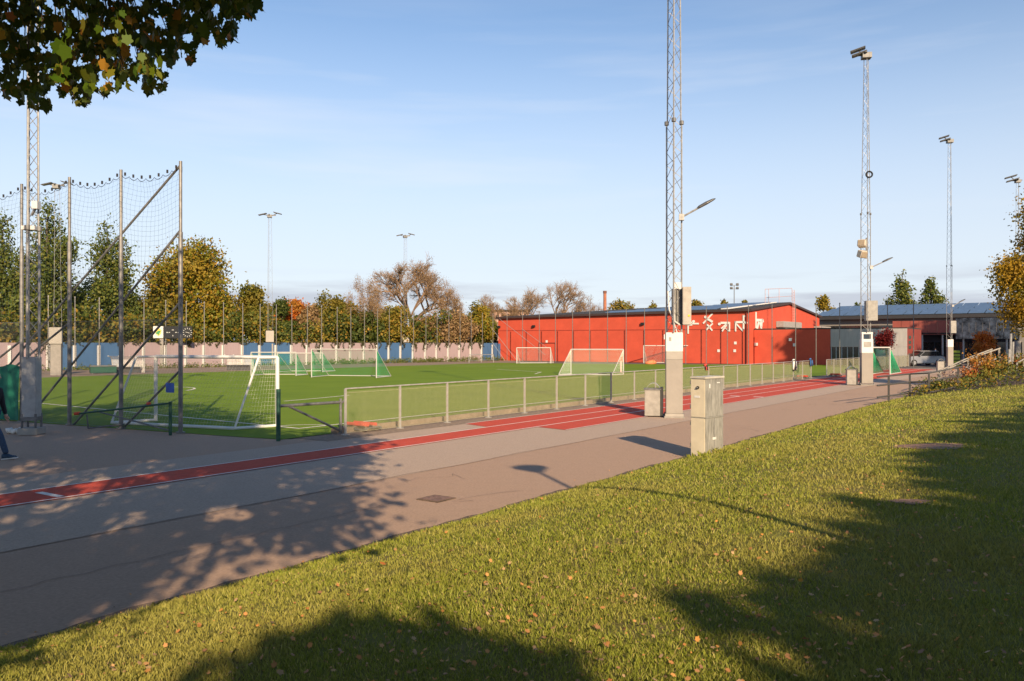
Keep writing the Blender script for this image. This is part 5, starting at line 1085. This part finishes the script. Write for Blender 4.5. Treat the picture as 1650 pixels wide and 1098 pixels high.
# shrubs in the planting bed
yelm = leaf_mat('yellow_shrub_leaves', [(.42, .20, .03), (.50, .26, .05), (.36, .14, .03), (.26, .18, .04)], .35)
orm = leaf_mat('orange_shrub_leaves', [(.45, .13, .03), (.36, .10, .025), (.50, .20, .05), (.24, .10, .03)], .35)
gsm = leaf_mat('green_shrub_leaves', [(.06, .09, .02), (.10, .12, .025), (.14, .14, .03)], .3)
drym = leaf_mat('dry_stem_leaves', [(.34, .24, .2), (.42, .30, .26), (.28, .2, .15)], .3)
def shrub(px, py, Y, hw, hh, m, lab, n=80, per=12, size=.09, twigs=16):
    c = AT(px, py, Y); gz = float(lawn_h(c.x, c.y)); o = thing('shrub', lab, 'shrub', (c.x, c.y, gz), 0, 'shrubs by the ramp'); P = []
    mb = MB()
    for k in range(twigs):
        a = RNG.random() * 6.28; q = hw * RNG.random() ** .6; e = Vector((q * math.cos(a), q * math.sin(a), hh * RNG.uniform(.6, 1.05))); mb.tube((q * .15 * math.cos(a), q * .15 * math.sin(a), 0), e, .012, 3, .004, caps=False)
        for s in range(max(1, n // twigs)): P.append(tuple(e * RNG.uniform(.3, 1.0)))
    mb.build('stems', twigm, o); np_mesh('foliage', leaf_quads(np.array(P), per, .10, size), 4, m, o)
shrub(1512, 628, 35.2, .6, .45, gsm, 'low green tuft at the left end of the planting bed'); shrub(1543, 622, 35.8, .7, .7, drym, 'pale dry shrub behind the handrail posts', 60, 6); shrub(1528, 610, 37.2, .9, .8, drym, 'pale twiggy shrub under the slanting stair handrail', 60, 5)
shrub(1560, 618, 36.0, .55, .7, orm, 'small reddish shrub just right of the last handrail post', 70); shrub(1590, 612, 36.2, .85, 1.15, yelm, 'golden yellow shrub, brightest in the planting bed', 130, 12); shrub(1572, 600, 37.6, .8, 1.0, drym, 'pale lilac dry shrub behind the golden shrub', 80, 5)
shrub(1622, 606, 36.6, .6, .85, gsm, 'green shrub beside the leaning planks', 90); shrub(1640, 612, 36.4, .9, .6, orm, 'orange shrub at the right edge before the stone blocks', 120); shrub(1605, 622, 35.7, .8, .6, rustm, 'rusty brown shrub low at the lawn edge', 90); shrub(1670, 616, 35.5, .9, .6, rustm, 'rusty shrub cut by the right picture edge', 90)
C_ = []
for k in range(1500):
    t_ = RNG.uniform(LAWN_T1 - .3, 44.5); w_ = W0 + RNG.uniform(.6, 13); p = WT(w_, t_); C_.append((p.x, p.y, float(lawn_h(p.x, p.y)) + .03 + .16 * RNG.random()))
C_ = np.array(C_); hf = len(C_) // 2
for sel, m, lab in ((C_[:hf], gsm, 'low green ground cover in the planting bed by the ramp'), (C_[hf:], rustm, 'rusty leaf litter and stems in the planting bed by the ramp')):
    o = np_mesh('ground_cover', leaf_quads(sel, 10, .14, .10), 4, m); o['kind'] = 'stuff'; o['label'] = lab
# ragged grass at the foot of the cabinet
b0, b1, m0_, m1_, tp = blades(9000, 15.6, 18.2, R(40), .011, .075)
sel = np.hypot(b0[:, 0] - c0.x - .15, b0[:, 1] - c0.y + .05) < .55
if sel.sum() > 20: o = np_mesh('grass_tufts', np.stack([b0, b1, m1_, tp, m0_], 1)[sel], 5, grassm); o['kind'] = 'stuff'; o['label'] = 'longer grass tufts at the foot of the metering cabinet'

# ------------------------------------------------------------------ trees that stand beside and behind the camera
maplem = leaf_mat('maple_leaves', [(.03, .05, .008), (.05, .085, .012), (.085, .13, .014), (.04, .06, .01), (.16, .15, .02), (.06, .09, .012)], .42, .5)
mapleo = leaf_mat('turning_maple_leaves', [(.45, .17, .03), (.50, .30, .04), (.38, .12, .03)], .42, .5)
def sun_src(gx, gy, h): k = h / math.tan(EL); return np.array([gx + SUNH.x * k, gy + SUNH.y * k, h])
mt = thing('maple_tree', 'maple with green and turning leaves whose branch hangs in at the upper left', 'tree', (-1.9, -2.2, float(lawn_h(-1.9, -2.2))))
base = Vector(mt.location)
def inpoly(x, y, poly):
    c = False; j = len(poly) - 1
    for i in range(len(poly)):
        if (poly[i][1] > y) != (poly[j][1] > y) and x < (poly[j][0] - poly[i][0]) * (y - poly[i][1]) / (poly[j][1] - poly[i][1]) + poly[i][0]: c = not c
        j = i
    return c
SHP = [(-260, 1010), (-40, 1035), (60, 1000), (190, 962), (300, 915), (345, 872), (430, 858), (470, 882), (520, 872), (560, 838), (600, 842), (575, 800), (585, 770), (560, 745), (590, 705), (535, 702), (440, 704), (395, 672), (300, 648), (200, 650), (60, 660), (-200, 660), (-500, 700)]
cl = []; tries = 0
while len(cl) < 2400 and tries < 160000:
    tries += 1
    k_ = RNG.random()
    if k_ < .26: px, py = RNG.uniform(-420, 606), 645 + 390 * RNG.random()
    elif k_ < .5: px, py = RNG.uniform(-300, 600), RNG.uniform(672, 750)
    else:
        q = (RNG.uniform(-22, -1), RNG.uniform(5.5, 37)); px, py = CX + F * q[0] / q[1], HY + F * H / q[1]
    if not inpoly(px, py, SHP): continue
    dens = 1.0
    if px < 330 and 735 < py < 960 and math.sin(px * .035 + py * .02) * math.sin(py * .055 + 1 + px * .006) > .12: dens = .03      # light comes through here
    if RNG.random() > dens: continue
    g0 = G(px, py); hm = (2.4 + .426 * g0.y) / (1 + .426 * (abs(SUNH.y) / math.tan(EL))) + .7
    cl.append(sun_src(g0.x, g0.y, hm + RNG.random() ** 1.3 * 2.6))
cl = np.array(cl)
def maple_leaves(C_, per, sd, size, m, name, droop=.9):
    n = len(C_) * per; P = np.repeat(np.asarray(C_), per, 0) + RNG.normal(0, 1, (n, 3)) * np.array(sd)
    keep = np.ones(n, bool); yy = np.maximum(P[:, 1], .05); py = HY - F * (P[:, 2] - H) / yy
    u, v = rand_frames(n, droop)
    W = P + np.array(base); S_ = np.array(SUN[:])
    for g_ in GAPS:                                            # sky gaps in the crown through which the sun reaches the bough
        d = W - np.array(g_[:]); al = d @ S_; keep &= ~((np.linalg.norm(d - al[:, None] * S_, axis=1) < .15) & (al > .1))
    P = P[keep]; u = u[keep]; v = v[keep]; n = len(P)
    sh8 = leafsh[::3]
    pts = leaf_tris(P, (u, v), size * (.65 + .7 * RNG.random(n)), RNG.normal(0, .5, n), sh8); return np_mesh(name, pts, len(sh8), m, None), P
GAPS = [AT(x, y, Y_) for x, y, Y_ in ((140, 132, 3.5), (118, 118, 3.5), (228, 100, 3.5), (248, 116, 3.5), (105, 55, 3.5), (185, 45, 3.5))]
o, _ = maple_leaves(cl - np.array(base), 26, (.34, .34, .24), .115, maplem, 'crown'); o.parent = mt
# the bough in view: leaves hang from twigs in front of the upper left corner
def low(x):                                                    # lower outline of the foliage in the photograph
    xs = [-40, 0, 30, 60, 90, 110, 140, 170, 195, 225, 262, 285, 310, 335, 352, 390, 420, 450]; ys = [150, 138, 178, 176, 172, 160, 178, 160, 135, 138, 156, 100, 96, 70, 74, 66, 12, -40]
    return np.interp(x, xs, ys)
vis = []; viso = []; tw = MB(); tw2 = []
while len(vis) < 4600:
    x = RNG.uniform(-120, 425); top = -190; lo_ = low(x) - 10 + 16 * math.sin(x * .19) * math.sin(x * .083 + 1)
    y = top + (lo_ - top) * RNG.random() ** .75
    if y > lo_: continue
    Y = RNG.uniform(3.7, 5.4); q = AT(x, y, Y)
    hole = math.sin(x * .071 + 2) * math.sin(y * .083 + x * .02) > .66
    if hole and y > -10: continue
    (viso if (RNG.random() < .02 or (70 < x < 240 and 25 < y < 110 and RNG.random() < .09)) else vis).append(q[:])
def hang(P, m, name, size):
    P = np.array(P); n = len(P); th = RNG.random(n) * 6.283
    v = np.stack([RNG.normal(0, .45, n), RNG.normal(0, .45, n), -np.ones(n)], -1); v /= np.linalg.norm(v, axis=1, keepdims=True)
    a = np.stack([np.cos(th), np.sin(th), RNG.normal(0, .5, n)], -1); u = a - v * (a * v).sum(1, keepdims=True); u /= np.linalg.norm(u, axis=1, keepdims=True)
    o = np_mesh(name, leaf_tris(P - np.array(base), (u, v), size * (.6 + .7 * RNG.random(n)), RNG.normal(0, .55, n), leafsh), len(leafsh), m, mt); return o
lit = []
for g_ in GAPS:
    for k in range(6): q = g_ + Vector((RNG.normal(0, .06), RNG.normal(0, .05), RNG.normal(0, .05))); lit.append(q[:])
hang(lit, leaf_mat('lit_tone_maple_leaves', [(.06, .12, .008), (.09, .15, .01), (.13, .17, .012), (.20, .17, .02)], .45, .5), 'sunlit_leaves', .040)  # extra leaves in a brighter green, sunlight put into their colour
hang(vis, maplem, 'bough_leaves', .037); hang(viso, mapleo, 'turning_leaves', .043)
mb = MB(); bl = base
fork = Vector((0, .1, 3.2)); mb.tube((0, 0, -.1), fork * .5 + Vector((.05, 0, 0)), .30, 12, .25); mb.tube(fork * .5 + Vector((.05, 0, 0)), fork, .25, 12, .2); mb.build('trunk', barkm, mt, smooth=True)
for e in (Vector((-1.2, 4.2, 4.9)), Vector((-.6, 2.6, 5.6)), Vector((-2.6, 5.6, 8.2)), Vector((1.6, 1.0, 6.0)), Vector((.8, -2.6, 6.0)), Vector((-3.0, 1.5, 7.0))):
    mb = MB(); k = fork.lerp(e, .5) + Vector((0, 0, .4)); mb.tube(fork, k, .12, 8, .075, caps=False); mb.tube(k, e, .075, 7, .03, caps=False); mb.build('limb', barkm, mt, smooth=True)
mb = MB(); P = np.array(vis); hub = AT(60, -330, 4.6) - base
for i in RNG.integers(0, len(P), 120):
    e = Vector(P[i]) - base; k = hub.lerp(e, .6) + Vector((0, 0, .25)); mb.tube(hub, k, .012, 4, .007, caps=False); mb.tube(k, e, .007, 3, .0025, caps=False)
mb.build('twigs', barkm, mt)
# crowns behind the camera whose shade lies over the lawn
def behind_tree(label, gx, gy, hw, hh, hc, n, seed, sd=.4, name='lime_tree', qs=.36):
    rnd = random.Random(seed); s = sun_src(gx, gy, hc); gz = .85
    t = thing(name, label, 'tree', (float(s[0]), float(s[1]), gz), 0, 'trees standing behind the camera'); L_ = []
    for i in range(14):
        a = rnd.uniform(0, 6.28); q = rnd.uniform(-.8, .9); rr = math.sqrt(1 - q * q) * .68; k = rnd.uniform(.28, .42)
        L_.append((hw * rr * math.cos(a), hw * rr * math.sin(a), hc - gz + hh * q * .72, hw * k, hw * k, hh * k))
    if sd < .3: L_ = [(0, 0, hc - gz, hw, hw, hh)]
    mb = MB(); limbs(mb, None, L_, .22); mb.build('trunk', barkm, t, smooth=True)
    np_mesh('crown', leaf_quads(shell(L_, int(n * 1.3)), 12, sd, qs * 1.25), 4, olivem, t); return t
g0 = lawn_p(590, 1140); behind_tree('dense lime tree standing behind the camera, shading the bottom of the lawn', g0.x + .12, g0.y - .32, 1.05, 1.0, 6.2, 560, 3, .16, qs=.28)
EDGE = [(.75, 3.2), (1.45, 5.1), (3.2, 8.3), (6.0, 12.7), (9.9, 18.6), (15.0, 25.5)]
NB = Vector((.857, -.515)); ROWN = ('nearest to the path bend', 'second of the front row', 'third of the front row', 'fourth of the front row', 'fifth of the front row', 'last of the front row')
FIN = []
for (a, b) in zip(EDGE[:-1], EDGE[1:]):
    for q in (0, .33, .67): FIN.append((a[0] + (b[0] - a[0]) * q, a[1] + (b[1] - a[1]) * q))
FIN.append(EDGE[-1]); NUM = ('first', 'second', 'third', 'fourth', 'fifth', 'sixth', 'seventh', 'eighth', 'ninth', 'tenth', 'eleventh', 'twelfth', 'thirteenth', 'fourteenth', 'fifteenth', 'sixteenth')
for i, (ex, ey) in enumerate(FIN):
    f = i / 15; hw = 1.35 + 2.6 * f; hh = .42 + .5 * f; ext = math.sqrt(hw * hw + (hh * 1.64) ** 2) * 1.0 + .15 + .35 * f
    behind_tree('lime tree behind the camera, ' + NUM[i] + ' in the front row from the left', ex + NB.x * ext, ey + NB.y * ext, hw, hh, 7.0 + 4.2 * f, int(170 + 160 * f), 20 + i, .35, qs=.5)
    if i % 2 == 0 and i < 12: behind_tree('lime tree behind the camera, ' + NUM[i // 2] + ' in the rear row from the left', ex + NB.x * (ext * 2.3 + .6), ey + NB.y * (ext * 2.3 + .6), hw * 1.6, hh * 2.0, 8.0 + 4.5 * f, int(260 + 160 * f), 40 + i, .4, qs=.6)
for gx, gy, hw, hh, hc, n, lab in ((35.0, 95.5, 3.4, 3.4, 20, 170, 'tall lime tree off to the right whose shade falls on the low red wing'), (58, 110, 10, 4.2, 21, 800, 'wide lime tree off to the right whose shade falls on the solar roof hall'), (48, 87, 4.5, 2.6, 19, 320, 'lime tree off to the right whose shade falls on the parked car')):
    behind_tree(lab, gx, gy, hw, hh, hc, n, int(gx), .5, qs=.6)
# lamp post whose shadow crosses the lawn
hd = G(860, 757); hs = 6.0; s = sun_src(hd.x, hd.y, hs); lpz = float(lawn_h(s[0], s[1]))
lp = thing('street_lamp', 'street lamp just outside the picture whose shadow crosses the lawn', 'street lamp', (float(s[0]), float(s[1]), lpz))
mb = MB(); mb.tube((0, 0, 0), (0, 0, hs - lpz - .1), .06, 10, .045); mb.build('pole', zinc, lp, smooth=True); mb = MB(); mb.tube((0, 0, hs - lpz - .15), (0, 0, hs - lpz + .12), .07, 14, .36); mb.tube((0, 0, hs - lpz + .12), (0, 0, hs - lpz + .2), .36, 14, .1); mb.build('lamp_head', lampg, lp, smooth=True)

# ------------------------------------------------------------------ person walking at the left edge
denim = mat('blue_denim', (.035, .065, .12), .9, .15, 30); coatd = mat('dark_jacket', (.012, .014, .02), .85, .15, 20); skin = mat('skin', (.5, .3, .22), .6, .05, 8); hair = mat('dark_hair', (.03, .02, .014), .7, .2, 30); shoe = mat('blue_trainer', (.02, .05, .09), .7, .1, 12)
pg = G(-14, 739); pers = thing('person', 'person in dark jacket, blue jeans and trainers walking in at the left edge', 'person', pg)
def skin_body(name, verts, edges, radii, m, root=0, sub=2):
    me = bpy.data.meshes.new(name); me.from_pydata(verts, edges, []); o = link(bpy.data.objects.new(name, me), pers)
    md = o.modifiers.new('skin', 'SKIN'); lay = me.skin_vertices[0] if me.skin_vertices else None
    if lay is None:
        me.attributes  # the layer is made with the modifier
        lay = me.skin_vertices.new() if hasattr(me.skin_vertices, 'new') else None
    for i, r in enumerate(radii): lay.data[i].radius = (r, r) if not isinstance(r, tuple) else r
    lay.data[root].use_root = True
    sb_ = o.modifiers.new('subsurf', 'SUBSURF'); sb_.levels = sub; sb_.render_levels = sub
    me.materials.append(m); return o
try:
    K = [(0, 0, .96), (-.02, -.10, .90), (.24, -.10, .50), (.38, -.10, .10), (-.02, .10, .90), (-.10, .10, .50), (-.40, .10, .14)]
    bmj = skin_body('trousers', K, [(0, 1), (1, 2), (2, 3), (0, 4), (4, 5), (5, 6)], [.13, .105, .075, .058, .105, .075, .058], denim)
    Bd = [(0, 0, .94), (.02, 0, 1.15), (.04, 0, 1.38), (.05, 0, 1.50), (.06, 0, 1.58), (.08, 0, 1.70), (.08, 0, 1.78), (.04, -.20, 1.42), (-.10, -.24, 1.16), (.06, -.24, .95), (.04, .20, 1.42), (.08, .24, 1.14), (.16, .22, .90)]
    skin_body('body', Bd, [(0, 1), (1, 2), (2, 3), (3, 4), (4, 5), (5, 6), (2, 7), (7, 8), (8, 9), (2, 10), (10, 11), (11, 12)], [(.14, .11), (.15, .11), (.17, .12), (.09, .08), .06, .095, .075, .075, .055, .04, .075, .055, .04], coatd)
    mb = MB(); mb.add([Vector((.085 + .098 * math.cos(a) * math.sin(b), .082 * math.sin(a) * math.sin(b), 1.71 + .125 * math.cos(b))) for b in [i * .3927 for i in range(9)] for a in [k * .5236 for k in range(12)]], [(i * 12 + k, i * 12 + (k + 1) % 12, (i + 1) * 12 + (k + 1) % 12, (i + 1) * 12 + k) for i in range(8) for k in range(12)]); mb.tube((.17, 0, 1.70), (.205, 0, 1.685), .018, 6, .01); mb.build('face', skin, pers, smooth=True)
    mb = MB(); mb.add([Vector((.065 + .108 * math.cos(a) * math.sin(b), .095 * math.sin(a) * math.sin(b), 1.735 + .115 * math.cos(b))) for b in [i * .2618 for i in range(8)] for a in [k * .5236 for k in range(12)]], [(i * 12 + k, i * 12 + (k + 1) % 12, (i + 1) * 12 + (k + 1) % 12, (i + 1) * 12 + k) for i in range(7) for k in range(12)]); mb.build('hair', hair, pers, smooth=True)
    for (hx, hy, hz, dx) in ((.06, -.24, .95, .25), (.16, .22, .90, .3)):
        mb = MB(); d = Vector((dx, 0, -1)).normalized(); p = Vector((hx, hy, hz)); mb.tube(p, p + d * .09, .036, 8, .034)
        for f, l in zip((-.027, -.009, .009, .027), (.07, .085, .08, .06)): q = p + d * .085 + Vector((0, f, 0)); mb.tube(q, q + d * l * .6 + Vector((.006, 0, 0)), .0095, 6); mb.tube(q + d * l * .6 + Vector((.006, 0, 0)), q + d * l + Vector((.02, 0, 0)), .009, 6, .007)
        q = p + d * .03 + Vector((.03, 0, 0)); mb.tube(q, q + d * .06 + Vector((.03, 0, 0)), .011, 6, .009); mb.build('hand', skin, pers, smooth=True)
    for (x, y, z, a) in ((.40, -.10, .0, .12), (-.42, .10, .03, -.6)):
        M = Matrix.Rotation(-a, 3, 'Y'); o_ = Vector((x, y, z)); prof = [(-.10, .035, .11), (-.06, .045, .13), (.02, .045, .11), (.10, .05, .07), (.17, .042, .055), (.20, .02, .03)]; rings = []
        for (s, w, h) in prof: rings.append([o_ + M @ Vector((s, w * c, hh)) for c, hh in ((-1, .02), (1, .02), (1, h * .6), (.5, h), (-.5, h), (-1, h * .6))])
        mb = MB()
        for r0_, r1_ in zip(rings[:-1], rings[1:]): mb.add(r0_ + r1_, [(i, (i + 1) % 6, (i + 1) % 6 + 6, i + 6) for i in range(6)])
        mb.add(rings[0], [tuple(range(6))]); mb.add(rings[-1], [tuple(range(6))]); sh = mb.build('shoe', shoe, pers, smooth=True)
        mb = MB(); mb.bar(o_ + M @ Vector((-.105, 0, .012)), o_ + M @ Vector((.20, 0, .012)), .092, .024); mb.build('sole', conc_w, sh)
except Exception as ex:
    print('PERSON', ex); raise

# far person by the car
p2 = copy_tree(pers); c = AT(1507, 560, 92); p2.location = (c.x, 92, 0); p2.rotation_euler = (0, 0, R(60)); p2['label'] = 'distant person in a blue jacket standing behind the silver car'
for ch in p2.children:
    if ch.name.startswith('body'): ch.data = ch.data.copy(); ch.data.materials.clear(); ch.data.materials.append(cloth_b)
